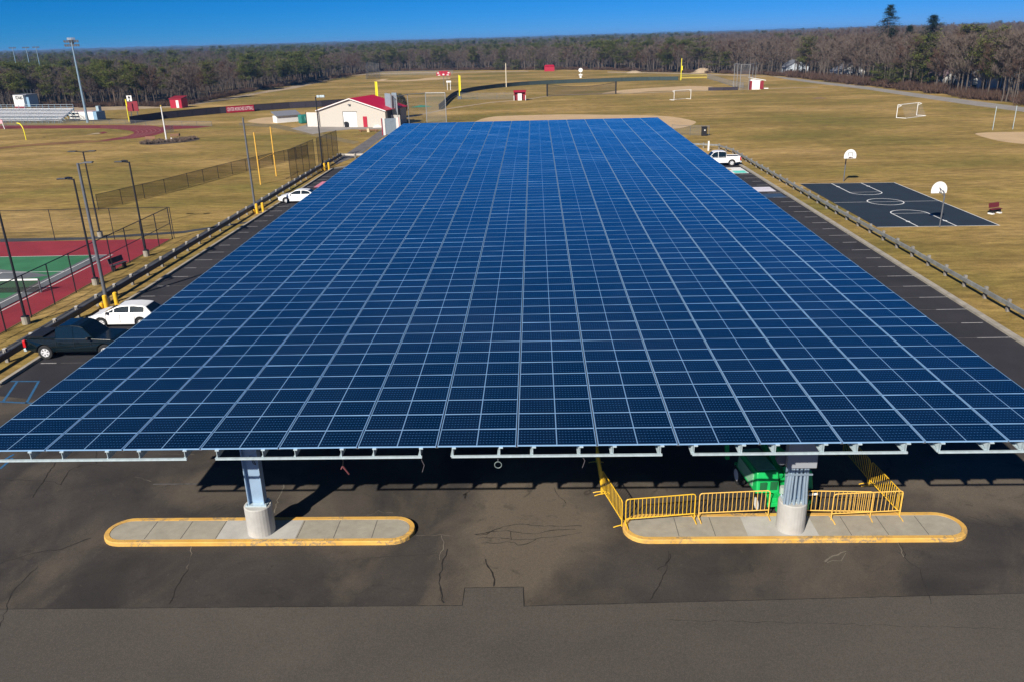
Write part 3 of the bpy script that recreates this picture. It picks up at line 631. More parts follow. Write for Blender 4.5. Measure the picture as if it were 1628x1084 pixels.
# ---------------------------------------------------------------- vehicles
def profile(name, top, m, parent, L, w, wheels, wr, zb, taper=.12, bevel=.05):
    """side outline with wheel arches, carried across the width; ends pulled in for rounded corners"""
    x0, x1 = -L/2, L/2; pts = [(x0+.05, zb+.1)]; 
    for wx in sorted(wheels):
        R_ = wr+.07
        a0 = math.asin(max(-1, min(1, (zb-wr)/R_)))
        arc = [(wx+R_*math.cos(t_), wr+R_*math.sin(t_)) for t_ in np.linspace(math.pi-a0, a0, 13)]
        pts += arc
    pts += [(x1-.05, zb+.1)]+top[::-1]
    n = len(pts); V = []
    def yw(x, z, s_):
        f = 1.0; dx = min(x-x0, x1-x)
        if dx < .55: f -= taper*(1-dx/.55)**2
        return s_*w/2*f*(1-.05*max(0, (z-.75))/.4)
    for s_ in (1, -1):
        for x, z in pts: V.append((x, yw(x, z, s_), z))
    F = [tuple(range(n)), tuple(range(2*n-1, n-1, -1))]+[(k, n+k, n+(k+1) % n, (k+1) % n) for k in range(n)]
    bm_ = MB().add(V, F); o = bm_.build(name, m, parent, bevel=bevel)
    bm = bmesh.new(); bm.from_mesh(o.data); bmesh.ops.recalc_face_normals(bm, faces=bm.faces); bm.to_mesh(o.data); bm.free()
    return o
def cabin(parent, m, prof, zb, zt, w, wt, splits, rimw=.055):
    """greenhouse: side outline (rear to front) carried across; glass panes stand proud of it"""
    def yy(z): return (w+(wt-w)*(z-zb)/(zt-zb))/2
    n = len(prof); V = [(x, -yy(z), z) for x, z in prof]+[(x, yy(z), z) for x, z in prof]
    o = MB().add(V, [tuple(range(n-1, -1, -1)), tuple(range(n, 2*n))]+[(k, k+1, n+k+1, n+k) for k in range(n-1)]).build('cabin', m, parent, bevel=.045)
    bm = bmesh.new(); bm.from_mesh(o.data); bmesh.ops.recalc_face_normals(bm, faces=bm.faces); bm.to_mesh(o.data); bm.free()
    X = [p[0] for p in prof]; Z = [p[1] for p in prof]; lo = zb+.05
    def top(x): return float(np.interp(x, X, Z))-rimw
    for s_ in (-1, 1):
        for a_, b_ in zip(splits[:-1], splits[1:]):
            xs = [x for x in np.linspace(a_+.03, b_-.03, 15) if top(x) > lo+.02]
            if len(xs) < 3: continue
            P = [(xs[0], lo)]+[(x, top(x)) for x in xs]+[(xs[-1], lo)]
            q = [(x, s_*(yy(z)+.012), z) for x, z in P]; MB().add(q, [tuple(range(len(q)))] if s_ < 0 else [tuple(range(len(q)-1, -1, -1))]).build('side_window', GLASSM, parent)
    for (x0, z0), (x1, z1), nm in ((prof[-1], prof[-2], 'windshield'), (prof[0], prof[1], 'rear_window')):
        sg = 1 if nm == 'windshield' else -1; L = math.hypot(x1-x0, z1-z0); nx, nz = sg*abs(z1-z0)/L*.012, abs(x1-x0)/L*.012
        f0, f1 = .08, .93; A = (x0+(x1-x0)*f0, z0+(z1-z0)*f0); B = (x0+(x1-x0)*f1, z0+(z1-z0)*f1)
        q = [(A[0]+nx, -yy(A[1])+.07, A[1]+nz), (A[0]+nx, yy(A[1])-.07, A[1]+nz), (B[0]+nx, yy(B[1])-.06, B[1]+nz), (B[0]+nx, -yy(B[1])+.06, B[1]+nz)]
        MB().add(q, [(0, 1, 2, 3)]).build(nm, GLASSM, parent)
    return o
def handles(parent, xs, y, z, m):
    for x in xs:
        for s_ in (-1, 1): MB().box((x, s_*y, z), (.18, .03, .03)).build('door_handle', m, parent)
def seams(parent, xs, y, z0, z1):
    for x in xs:
        for s_ in (-1, 1): MB().box((x, s_*y, (z0+z1)/2), (.014, .006, z1-z0)).build('door_seam', BLACK, parent)
def mirrors(parent, x, y, z, m):
    for s_ in (-1, 1): MB().box((x, s_*(y+.1), z), (.14, .2, .14)).build('mirror', m, parent, bevel=.03)
def car(label, loc, rz, kind):
    t = thing('parked_car', label, 'car', loc, rz)
    if kind == 'hatch':
        L, w = 4.3, 1.8; wh = (-1.30, 1.30)
        top = [(-2.12, .55), (-2.13, .80), (-2.05, .98), (-1.2, .98), (.75, .97), (1.45, .90), (1.95, .76), (2.13, .60), (2.14, .42)]
        profile('body', top, CARW, t, L, w, wh, .325, .22)
        cabin(t, CARW, [(-2.06, .95), (-1.66, 1.33), (-1.45, 1.38), (-.9, 1.43), (-.2, 1.42), (.22, 1.35), (1.18, .95)], .95, 1.43, 1.66, 1.18, [-1.62, -.62, .42, .78])
    else:
        L, w = 4.55, 1.8; wh = (-1.33, 1.36)
        top = [(-2.25, .55), (-2.26, .85), (-2.15, 1.0), (-1.6, 1.02), (.8, .97), (1.6, .88), (2.1, .74), (2.26, .58), (2.27, .42)]
        profile('body', top, CARW, t, L, w, wh, .32, .22)
        cabin(t, CARW, [(-1.95, .99), (-1.15, 1.36), (-.8, 1.43), (-.3, 1.45), (.1, 1.42), (.35, 1.37), (1.15, .95)], .95, 1.45, 1.62, 1.14, [-1.45, -.4, .82])
    for x in wh:
        for y in (-(w/2-.12), w/2-.12): wheel(None, t, x, y, .325, .21)
    seams(t, (-.95, .02, .95), w/2+.001, .35, .93); handles(t, (-.7, .25), w/2-.0, .82, CARW); mirrors(t, .80, .82, 1.0, CARW if kind != 'hatch' else BLACK)
    for s_ in (-1, 1):
        MB().box((L/2-.16, s_*(w/2-.26), .66), (.28, .34, .13), -s_*R(28)).build('headlight', LAMPC, t, bevel=.03)
        MB().box((-L/2+.10, s_*(w/2-.22), .80), (.16, .30, .16)).build('tail_light', LAMPR, t, bevel=.02)
    MB().box((L/2-.05, 0, .50), (.08, 1.1, .16)).box((L/2-.06, 0, .32), (.08, 1.3, .1)).build('grille', BLACK, t)
    MB().box((0, 0, .26), (L-.5, w-.3, .2)).build('underbody', BLACK, t)
    return t
car('white hatchback facing the left kerb beside the dark pickup truck', (-27.20, 49.88, 0), R(180), 'hatch')
car('small white sedan parked nose to the left kerb, far from the other cars', (-27.35, 92.1, 0), R(180), 'sedan')
def pickup(label, loc, rz, paint, covered):
    t = thing('pickup_truck', label, 'pickup truck', loc, rz)
    L, w, wr = 5.8, 2.0, .43; wh = (-1.72, 1.88)
    bx0, bx1 = -2.85, -.98       # bed
    top = [(-2.88, .62), (-2.90, 1.16), (-2.84, 1.25), (-1.0, 1.25), (1.15, 1.22), (2.3, 1.16), (2.75, 1.07), (2.88, .96), (2.90, .5)]
    profile('body', top, paint, t, L, w, wh, wr, .48, .10, .05)
    # bed liner: dark floor and inner walls standing proud of the body top
    b = MB()
    b.box(((bx0+bx1)/2, 0, 1.256), (bx1-bx0-.16, w-.34, .016)).build('bed_cover' if covered else 'bed_liner', BLACK, t)
    rb = MB()
    for s_ in (-1, 1): rb.box(((bx0+bx1)/2, s_*(w/2-.13), 1.285), (bx1-bx0, .10, .07))
    rb.box((bx0+.07, 0, 1.285), (.08, w-.32, .07)); rb.build('bed_rail', paint, t, bevel=.015)
    MB().box((bx0-.02, 0, .92), (.03, w-.5, .46)).build('tailgate', paint, t, bevel=.01)
    if covered != 1: MB().box((bx0+.62, 0, 1.35), (.95, w-.42, .03), 0).build('cargo', BLACK, t)
    cabin(t, paint, [(-1.02, 1.18), (-.94, 1.86), (-.75, 1.95), (0, 1.99), (.45, 1.95), (.70, 1.86), (1.42, 1.14)], 1.10, 1.99, 1.88, 1.46, [-.95, .12, 1.15])
    if covered: MB().box((-.1, 0, 1.925), (1.0, 1.0, .01)).build('sunroof', GLASSM, t)
    for x in wh:
        for y in (-(w/2-.14), w/2-.14): wheel(None, t, x, y, wr, .26, None, 6)
    seams(t, (-.96, .12, 1.12), w/2-.003, .55, 1.12); handles(t, (-.75, .32), w/2-.0, 1.02, paint); mirrors(t, 1.02, .95, 1.28, BLACK if not covered else paint)
    for s_ in (-1, 1):
        MB().box((L/2-.14, s_*(w/2-.24), .92), (.24, .36, .22), -s_*R(20)).build('headlight', LAMPC, t, bevel=.03)
        MB().box((-L/2+.05, s_*(w/2-.10), .98), (.16, .20, .42)).build('tail_light', LAMPR, t, bevel=.02)
    MB().box((L/2+.02, 0, .82), (.07, 1.3, .36)).build('grille', BLACK, t); MB().box((L/2, 0, .52), (.2, 1.7, .2)).build('bumper', GALV, t, bevel=.03); MB().box((-L/2-.06, 0, .55), (.2, 1.7, .2)).build('bumper', GALV, t, bevel=.03)
    MB().box((0, 0, .45), (L-.7, w-.5, .2)).build('underbody', BLACK, t)
    return t
pickup('dark blue green crew cab pickup truck backed against the left kerb', (-27.35, 44.55, 0), 0, CARD, 0)
pickup('white pickup truck with dark bed cover backed to the right kerb', (24.35, 112.5, 0), R(180), CARW, 1)
# ---------------------------------------------------------------- guard rails
def guard(name, label, pts, spacing, rm, pm, h=.72, two=False, cap=True, off=.13, rh=.27):
    t = thing(name, label, 'guard rail', (pts[0][0], pts[0][1], 0)); ox, oy = pts[0]
    P = []; carry = 0
    for a_, b_ in zip(pts[:-1], pts[1:]):
        L = math.dist(a_, b_); d = carry
        while d < L: P.append((a_[0]+(b_[0]-a_[0])*d/L-ox, a_[1]+(b_[1]-a_[1])*d/L-oy, math.atan2(b_[1]-a_[1], b_[0]-a_[0]))); d += spacing
        carry = d-L
    P = P[:98]
    for x, y, a_ in P:
        po = MB().box((x, y, h/2+.05), (.19, .19, h+.1), a_+random.uniform(-.05, .05)).build('post', pm, t)
        if cap: MB().box((x, y, h+.12), (.19, .19, .03), a_).box((x, y-.10, h-.02), (.10, .02, .10), a_).build('cap', mat('pale cap', (.5, .5, .5), .6), po)
    rb = MB()
    for a_, b_ in zip(pts[:-1], pts[1:]):
        L = math.dist(a_, b_); ang = math.atan2(b_[1]-a_[1], b_[0]-a_[0]); nx, ny = -math.sin(ang), math.cos(ang)
        k = max(1, int(L/4.8))
        for q in range(k):
            t0, t1 = q/k, (q+1)/k
            c = [(a_[i]+(b_[i]-a_[i])*(t0+t1)/2) for i in (0, 1)]; dz = random.uniform(-.015, .015)
            rb.box((c[0]-ox+nx*off, c[1]-oy+ny*off, h-rh/2-.03+dz), (L/k-.02, .13, rh), ang)
            if two: pass
    rb.build('rail', rm, t); return t
guard('guard_rail', 'long shade darkened guard rail with white capped posts beside the tennis court and left kerb', [(-31.2, 38), (-31.2, 60), (-31.15, 90), (-31.05, 129)], 2.62, RAILD, POSTM, off=-.17, rh=.36)
flat('paved_strip', [(-32.9, 36), (-31.75, 36), (-31.6, 128), (-32.7, 128)], mat('gutter asphalt', (.075, .078, .085), .9, var=.3, scale=.6), .010)
gr_ = guard('guard_rail', 'weathered grey timber guard rail along the right kerb past the basketball court', [(29.5, 44), (29.4, 62), (29.1, 80), (28.95, 112), (29.0, 124), (28.0, 129.5), (25.0, 131.5), (20, 131.8)], 2.75, RAILG, POSTM, two=True, cap=False, off=.15, rh=.24)
guard('guard_rail', 'short pale timber rail crossing the far left end of the parking lot', GP([(541, 252), (560, 252.5), (600, 251)]), 2.6, mat('pale rail timber', (.50, .46, .40), .85, var=.2), POSTM, cap=False)
tag(MB().box((0, 0, .7), (.22, .22, 1.4)).box((0, 0, 1.42), (.24, .24, .05)).build('marker_post', WHITE, None, loc=(*G(1126, 240), 0)), 'white marker post behind the white pickup truck', 'post')
# bollards by the lamps
def bollard(x, y, h, label):
    t = thing('bollard', label, 'bollard', (x, y, 0), 0, 'yellow bollards guarding the left lamp posts')
    MB().tube((0, 0, 0), (0, 0, h), .15, .15, 14).build('post', YELLOW, t); MB().tube((0, 0, h), (0, 0, h+.05), .15, .09, 14).build('cap', YELLOW, t)
for (x, y), nm in (((-30.3, 53.4), 'nearest'), ((-30.35, 86.2), 'middle'), ((-30.4, 116.2), 'farthest')):
    bollard(x+.05, y-.35, .95 if nm == 'nearest' else 1.0, f'yellow bollard in front of the {nm} kerbside lamp post'); bollard(x+.55, y+.15, 1.0, f'yellow bollard on the kerb side of the {nm} kerbside lamp post'); bollard(x-.35, y-.25, .35, f'short yellow stub at the left foot of the {nm} kerbside lamp post')
# ---------------------------------------------------------------- lamp posts
def lamp(x, y, h, kind, label, group='dark light poles on the left', m=DARKMET, r=.09):
    t = thing('lamp_post', label, 'lamp post', (x, y, 0), 0, group)
    MB().tube((0, 0, 0), (0, 0, .5), .26, .26, 12).build('footing', CONC, t)
    MB().box((0, 0, .53), (.36, .36, .05)).build('base_plate', m, t)
    MB().tube((0, 0, .5), (0, 0, h), r, r*.7, 10).build('pole', m, t)
    def head(dx, dy):
        a_ = math.atan2(dy, dx); L = math.hypot(dx, dy)
        MB().tube((0, 0, h-.06), (dx*.55, dy*.55, h+.02), .04).build('arm', m, t)
        MB().box((dx*.78, dy*.78, h+.03), (L*.62, .34, .09), a_).build('lamp_head', m, t, bevel=.02)
    if kind == 'left': head(-1.1, 0); head(-.75, .5)
    if kind == 'tee': head(-1.3, 0); head(1.1, 0)
    if kind == 'right': head(.9, .1)
    if kind == 'flood':
        for dx in (.35, .75, 1.1): MB().box((dx, 0, h+.05), (.34, .25, .30)).build('lamp_head', GALV, t, bevel=.02)
        MB().tube((0, 0, h-.05), (1.2, 0, h-.08), .04).build('arm', m, t)
    return t
for y, nm in ((50.1, 'nearest the camera, its head out of frame'), (59.2, 'beside the court bench, second along the fence'), (67.9, 'farthest along the tennis fence')):
    lamp(-34.2, y, 8.1, 'left', 'dark court light pole outside the tennis fence, '+nm)
lamp(-30.75, 54.1, 9.9, 'right', 'thick grey light pole above the white hatchback', m=GREYPOLE, r=.13)
lamp(-30.8, 86.8, 9.9, 'none', 'tall grey light pole with a bare top, near the small white sedan', m=GREYPOLE, r=.12)
lamp(-30.85, 116.9, 10, 'flood', 'dark light pole with white floodlights in front of the beige building', m=DARKMET, r=.11)
lamp(*G(160, 377), 8.1, 'tee', 'dark light pole with a T shaped head behind the tennis court')
# stadium light poles
def stadium_light(x, y, h, label, banks=2, m=None):
    t = thing('stadium_light', label, 'stadium light', (x, y, 0), 0, 'stadium light poles')
    MB().tube((0, 0, 0), (0, 0, h), .34, .16, 10).build('pole', m or mat('pale blue steel pole', (.22, .33, .42), .5, .3), t)
    for k in range(banks):
        z = h-1.6+k*.9 if banks > 1 else h
        MB().box((0, 0, z), (3.6, .12, .12)).build('crossarm', GREYPOLE, t)
        for q in (-1.6, -1.0, -.4, .4, 1.0, 1.6): MB().tube((q, -.2, z+.25), (q, .1, z+.35), .28, .14, 8).build('floodlight', GREYPOLE, t)
    if banks > 1:
        MB().box((-.2, .4, h-.6), (.8, .6, .9)).build('control_box', GREYPOLE, t); MB().tube((0, 0, h-.2), (0, 0, h+.35), .9, .9, 14).build('platform', mat('white cage', (.5, .5, .5), .6, alpha=.4), t)
sx, sy = G(139.7, 195.6); stadium_light(sx, sy, 19.4, 'tall pale steel floodlight mast beside the white container, at the end of the bleachers')
for px_, py_, dist, nm in ((24, 95, 430, 'leftmost'), (45, 94, 430, 'middle'), (61, 94, 430, 'rightmost')):
    r_ = _M @ _ray(px_, py_); k_ = dist/r_[1]; stadium_light(r_[0]*k_, dist, 18.5, f'{nm} of three small distant floodlight masts over the left woods', 1)
# ---------------------------------------------------------------- fences
def fence(label, pts, h, spacing, post_m, mesh_m, top=True, mid=False, r=.035, name='chain_fence', mesh=True, mesh_h=None, cat='fence', limit=98):
    ox, oy = pts[0]; t = thing(name, label, cat, (ox, oy, 0)); P = []; carry = 0
    for a_, b_ in zip(pts[:-1], pts[1:]):
        L = math.dist(a_, b_); n = max(1, round(L/spacing))
        for k in range(n): P.append((a_[0]+(b_[0]-a_[0])*k/n-ox, a_[1]+(b_[1]-a_[1])*k/n-oy))
    P.append((pts[-1][0]-ox, pts[-1][1]-oy))
    for x, y in P[:limit]: MB().tube((x, y, 0), (x, y, h), r, r, 6).build('post', post_m, t)
    rb = MB()
    for a_, b_ in zip(P[:-1], P[1:]):
        if top: rb.tube((*a_, h-.03), (*b_, h-.03), r*.8, n=5)
        if mid: rb.tube((*a_, h*.5), (*b_, h*.5), r*.7, n=5)
        if mid: rb.tube((*a_, .06), (*b_, .06), r*.7, n=5)
    if top or mid: rb.build('rail', post_m, t)
    if mesh:
        mb = MB(); hh = mesh_h or h-.05
        for a_, b_ in zip(P[:-1], P[1:]): mb.add([(*a_, .04), (*b_, .04), (*b_, hh), (*a_, hh)], [(0, 1, 2, 3)])
        mb.build('mesh_panel', mesh_m, t)
    return t
fence('tall dark chain link fence along the near side of the red tennis court', [(-34.65, 40), (-34.65, 74.3)], 3.0, 2.86, DARKMET, CHAIND, mid=True, r=.045, name='tennis_fence')
fence('tall chain link fence along the far end of the tennis court', [(-34.6, 74.6), (-75, 74.6)], 3.0, 5.5, DARKMET, mat('faint chain link', (.08, .08, .07), .7, var=.1, alpha=.07), name='tennis_fence')
fence('low dark mesh outfield fence running across the lawn behind the football uprights', GP([(156.8, 334.3), (263.8, 307.6), (300, 297.5), (370, 278), (453, 257.8), (490, 248.6)]), 1.75, 3.4, DARKMET, MESHD, top=True, name='outfield_fence')
def G2(pts): return GP(pts)
fence('tall dark mesh screen beside the guard rail, nearer of two', GP([(463, 287.5), (502, 266.5)]), 4.0, 2.9, DARKMET, MESHD, name='screen_fence')
fence('tall dark mesh screen beside the guard rail, farther of two, behind a lamp post', GP([(507, 263), (530, 251), (538, 247)]), 3.9, 3.2, DARKMET, MESHD, name='screen_fence')
t_ = fence('long dark red windscreen fence with a softball banner across the left field', GP([(208, 197.5), (259, 189.8), (350, 181.2), (405, 177.2), (460, 173.2), (512, 170.5), (560, 167)]), 1.75, 4.5, DARKMET, MESHS, r=.05, name='windscreen_fence')
a_, b_ = G(360.5, 180.8), G(404.5, 177.6); L = math.dist(a_, b_); an = math.atan2(b_[1]-a_[1], b_[0]-a_[0]); ox, oy, _ = t_.location
MB().box(((a_[0]+b_[0])/2-ox+.06*math.sin(an), (a_[1]+b_[1])/2-oy-.06*math.cos(an), .92), (L, .03, 1.66), an).build('banner', REDP, t_)
lettering('CENTER MORICHES SOFTBALL', 1.3, mat('pink white lettering', (.85, .62, .66), .7, var=0), t_, ((a_[0]+b_[0])/2-ox+.10*math.sin(an), (a_[1]+b_[1])/2-oy-.10*math.cos(an), .92), (R(90), 0, an), width=L*.95, bold=.02)
fence('low grey chain link fence along the far edge of the running track', GP([(-20, 202), (100, 198), (200, 198.5), (232, 200), (290, 200.8), (337, 201.5)]), 1.1, 5, GREYPOLE, CHAIN, name='track_fence')
fence('small grey gate section of chain fence beside the white flagpole', GP([(262, 213), (268, 212), (276, 210)]), 1.3, 1.6, GREYPOLE, CHAINL, name='track_fence')
fence('long black and green windscreen fence curving round the far ball field', smoothpts(GP([(698, 175), (703, 171), (711, 163), (722, 154), (735, 149.5), (760, 144.5), (800, 139.5), (840, 136), (900, 133), (966, 130.8), (1030, 128.8), (1078, 128.2)]), 3, False), 1.4, 6, DARKMET, MESHG, r=.05, name='windscreen_fence')
fence('grey chain fence on the right side of the far ball field, leading to the backstop', GP([(1124, 125.5), (1140, 130), (1164, 138), (1182, 141)]), 1.8, 6, GREYPOLE, CHAINL, name='ball_field_fence')
fence('low dark padded fence along the far infield dirt, left of the red dugout', GP([(1126, 144.6), (1150, 144.4), (1173, 143.8)]), 1.0, 5, DARKMET, MESHS, name='ball_field_fence')
MB_ = fence('yellow topped low fence line right of the far yellow foul pole', GP([(1083, 125.5), (1124, 124.8)]), 1.3, 8, BYELL, mat('yellow fence band', (.45, .34, .05), .8, alpha=.8), r=.06, mesh_h=.6, name='ball_field_fence')
fence('low pale chain fence with the black bin at its end, beside the big infield', GP([(1068, 214), (1097, 216), (1127, 216)]), 1.7, 3, GREYPOLE, CHAIN, name='low_fence')
fence('thin chain fence between the far red dugout and the dark cage net', GP([(728, 158.5), (790, 159), (818, 158.5)]), 1.9, 6, GREYPOLE, CHAIN, name='ball_field_fence')
fence('very thin fence line across the farthest left outfield', GP([(582, 127), (604, 121), (660, 120), (720, 119)]), 2.2, 9, GREYPOLE, CHAIN, name='ball_field_fence')
fence('far backstop of grey chain link left of the farthest infield', GP([(583, 127.3), (586, 121.3), (604, 125.5)]), 7.0, 9, GREYPOLE, CHAIN, name='backstop', cat='backstop')
# big backstop behind the canopy
bs = GP([(617, 196), (634, 205.5), (651, 200), (679, 197), (710, 197)])
t_ = fence('tall chain link backstop with grey poles behind the far left canopy corner', bs, 6.4, 6.5, mat('silver backstop pole', (.33, .34, .35), .5, .4), CHAIN, r=.09, name='backstop', mesh_h=6.3, cat='backstop')
x_, y_ = G(623, 200)
MB().box((x_-t_.location.x-.4, y_-t_.location.y, 3.3), (1.7, .2, 6.6), R(-35)).box((x_-t_.location.x+.9, y_-t_.location.y+.4, 3.3), (1.2, .2, 6.8), R(-20)).build('solid_panel', mat('blue grey panel', (.20, .25, .30), .7), t_)
fence('second backstop of thin silver poles left of the red dugout, far right', GP([(1166, 140), (1176, 143), (1190, 143.5), (1200, 140)]), 7.5, 6, mat('silver backstop pole', (.33, .34, .35)), CHAIN, r=.08, name='backstop', cat='backstop')
fence('two tall thin backstop posts above the right edge infield', GP([(1578, 207.3), (1610, 206)]), 3.9, 9, GALV, CHAIN, r=.05, name='backstop', cat='backstop', mesh=False, top=False)
t_ = thing('sign_board', 'white and red framed box panel under the backstop at the canopy edge', 'sign frame', (*G(622, 215), 0), R(18))
MB().box((-1.35, 0, 1.6), (.55, .25, 3.2)).box((1.35, .0, 1.6), (.5, .25, 3.2)).build('side_board', WHITE, t_); MB().box((0, .02, 1.6), (2.2, .15, 3.0)).build('panel', mat('blue grey panel', (.20, .25, .30)), t_); MB().box((-1.66, .0, 1.6), (.08, .5, 3.2)).box((1.64, .0, 1.6), (.08, .5, 3.2)).build('trim', REDP, t_)
# cage net
a_, b_ = G(870, 153.6), G(979, 149.8)
t_ = thing('cage_net', 'long dark sagging net strung between two black posts on the far field', 'net', (*a_, 0)); dx, dy = b_[0]-a_[0], b_[1]-a_[1]
for u_ in (0, 1): MB().tube((dx*u_, dy*u_, 0), (dx*u_, dy*u_, 3.6), .22, .22, 8).build('post', BLACK, t_)
mb = MB(); N = 24
for k in range(N):
    z0, z1 = [2.5+1.0*(2*q/N-1)**2 for q in (k, k+1)]; mb.add([(dx*k/N, dy*k/N, .05), (dx*(k+1)/N, dy*(k+1)/N, .05), (dx*(k+1)/N, dy*(k+1)/N, z1), (dx*k/N, dy*k/N, z0)], [(0, 1, 2, 3)])
mb.build('netting', mat('dark netting', (.04, .035, .03), .9, alpha=.35), t_)
mb = MB().path([(dx*k/N, dy*k/N, 2.5+1.0*(2*k/N-1)**2) for k in range(N+1)], .07, 4); mb.build('top_rope', BLACK, t_)
# ---------------------------------------------------------------- buildings and field furniture
def gable(name, label, loc, rz, w, d, h, rise, wall, roof, cat='building', over=.4, parts=()):
    t = thing(name, label, cat, loc, rz)
    V = [(-w/2, -d/2, 0), (w/2, -d/2, 0), (w/2, d/2, 0), (-w/2, d/2, 0), (-w/2, -d/2, h), (w/2, -d/2, h), (w/2, d/2, h), (-w/2, d/2, h), (0, -d/2, h+rise), (0, d/2, h+rise)]
    MB().add(V, [(0, 1, 5, 8, 4), (1, 2, 6, 5), (2, 3, 7, 9, 6), (3, 0, 4, 7)]).build('wall', wall, t)
    mb = MB(); th = .12; sl_ = rise/(w/2)
    for s_ in (-1, 1):
        P = [(s_*(w/2+over), -d/2-over, h-over*sl_+.02), (s_*(w/2+over), d/2+over, h-over*sl_+.02), (0, d/2+over, h+rise+.02), (0, -d/2-over, h+rise+.02)]
        mb.add(P+[(x, y, z+th) for x, y, z in P], [(0, 1, 2, 3), (7, 6, 5, 4), (0, 3, 7, 4), (1, 0, 4, 5), (2, 1, 5, 6), (3, 2, 6, 7)])
    mb.build('roof', roof, t); return t
# beige shed with red roof: front gable faces the camera
a_, b_ = G(508, 202), G(614, 203); L = math.dist(a_, b_); an = math.atan2(b_[1]-a_[1], b_[0]-a_[0]); dD = 10.
c_ = ((a_[0]+b_[0])/2-math.sin(an)*dD/2, (a_[1]+b_[1])/2+math.cos(an)*dD/2)
W_ = L
sh = gable('utility_building', 'beige gabled building with bright red roof, white garage door and red side door', (*c_, 0), an, W_, dD, 3.45, 2.35, BEIGE, ROOFRED, over=.35)
f = -dD/2
MB().box((-W_*.02, f-.03, 1.55), (3.2, .06, 3.1)).build('garage_door', WHITE, sh); MB().box((-W_*.02-1.65, f-.04, 1.6), (.10, .10, 3.2)).box((-W_*.02, f-.04, 3.17), (3.4, .10, .08)).build('door_frame', BLACK, sh)
MB().box((W_*.20, f-.04, 1.1), (.95, .08, 2.2)).build('side_door', REDP, sh)
for s_ in (-1, 1):
    P0 = Vector((s_*(W_/2+.35), f-.37, 3.45-.35*2.35/(W_/2))); P1 = Vector((0, f-.37, 5.83))
    MB().tube(P0, P1, .13, .13, 4).build('fascia', WHITE, sh)
MB().box((0-.2, f-.2, 4.6), (.5, .3, .25)).tube((-.2, f, 4.6), (-.2, f-.3, 4.5), .06).build('wall_light', GREYPOLE, sh)
MB().box((W_/2+.03, f+4, 2.2), (.06, 6, 2.4)).build('wall_shade_sheet', BLACK, sh)  # black sheet over the right wall, painting its shade
xq, yq = G(552, 202.3); t_ = thing('trash_bin', 'black rubbish bin against the beige building front', 'bin', (xq, yq-.6, 0)); MB().tube((0, 0, 0), (0, 0, .95), .36, .46, 12).build('bin_body', BLACK, t_); MB().tube((0, 0, .95), (0, 0, 1.15), .48, .3, 12).build('lid', BLACK, t_)
xq, yq = G(1119, 216.5); t_ = thing('trash_bin', 'tall black rubbish bin at the end of the low chain fence', 'bin', (xq, yq, 0)); MB().box((0, 0, .75), (.85, .7, 1.5)).build('bin_body', BLACK, t_, bevel=.04); MB().box((0, 0, 1.53), (.95, .8, .08)).build('lid', BLACK, t_); MB().box((.05, -.36, 1.0), (.2, .02, .2)).build('sticker', WHITE, t_)
# white fence enclosure at the building's left and right
a_ = G(500, 202); t_ = thing('fence_screen', 'white panel enclosure joined to the left of the beige building', 'fence', (*a_, 0), an); MB().box((-.2, 0, 1.5), (3.0, .1, 3.0)).build('panel', mat('cream panel', (.62, .58, .52), .7), t_); MB().tube((1.4, -.1, 0), (1.4, -.1, 3.1), .06).tube((-1.75, -.1, 0), (-1.75, -.1, 3.1), .06).build('post', BLACK, t_)
a_ = G(608, 202); t_ = thing('fence_screen', 'cream panel fence at the right corner of the beige building', 'fence', (a_[0]+1.2, a_[1]+1, 0), an); MB().box((1.2, 0, 1.15), (3.2, .1, 2.3)).build('panel', mat('cream panel', (.62, .58, .52)), t_); MB().tube((.3, -.3, 0), (.3, -.3, 3.1), .08).build('post', WHITE, t_)
tag(MB().add([(0, 0, 0), (3.2, .4, 0), (3, 1.6, 0), (.2, 1.3, 0), (.8, .4, .5), (2.3, .8, .6)], [(0, 1, 5, 4), (1, 2, 5), (2, 3, 4, 5), (3, 0, 4)]).build('covered_heap', WHITE, loc=(*G(592, 203.5), 0)), 'low white sheet covered heap in front of the beige building', 'tarp heap')
t_ = thing('log_bench', 'long low log bench on the grass in front of the beige building', 'bench', (*G(586, 210.5), 0), R(-8)); MB().tube((-2, 0, .4), (2, 0, .4), .16, .16, 8).build('seat', WOODB, t_); MB().box((0, -.02, .35), (.5, .45, .7)).build('block', mat('pale block', (.6, .48, .3), .8), t_)
for s_ in (-1.6, 1.6): MB().box((s_, 0, .15), (.2, .3, .3)).build('leg', WOODB, t_)
# small white dugout and green container
a_, b_ = G(441.5, 196.5), G(478.5, 193.5); an2 = math.atan2(b_[1]-a_[1], b_[0]-a_[0]); L = math.dist(a_, b_); dcx = ((a_[0]+b_[0])/2-math.sin(an2)*1.6, (a_[1]+b_[1])/2+math.cos(an2)*1.6)
t_ = thing('dugout', 'white walled dugout with grey shingle roof beside the green tank, left field', 'dugout', (*dcx, 0), an2); MB().box((0, 0, .75), (L, 2.6, 1.5)).build('wall', WHITE, t_)
MB().add([(-L/2-.2, -1.6, 1.45), (L/2+.2, -1.6, 1.45), (L/2+.2, 1.6, 2.3), (-L/2-.2, 1.6, 2.3), (-L/2-.2, -1.6, 1.6), (L/2+.2, -1.6, 1.6), (L/2+.2, 1.6, 2.45), (-L/2-.2, 1.6, 2.45)], [(3, 2, 1, 0), (4, 5, 6, 7), (0, 1, 5, 4), (1, 2, 6, 5), (2, 3, 7, 6), (3, 0, 4, 7)]).build('roof', ROOFG, t_)
t_ = thing('storage_tank', 'green rounded storage container between the white dugout and the beige building', 'container', (*G(488, 196.6), 0), an2); MB().box((0, .8, .95), (2.8, 1.8, 1.9)).build('tank_body', mat('dark green container', (.02, .19, .16), .5), t_, bevel=.25)
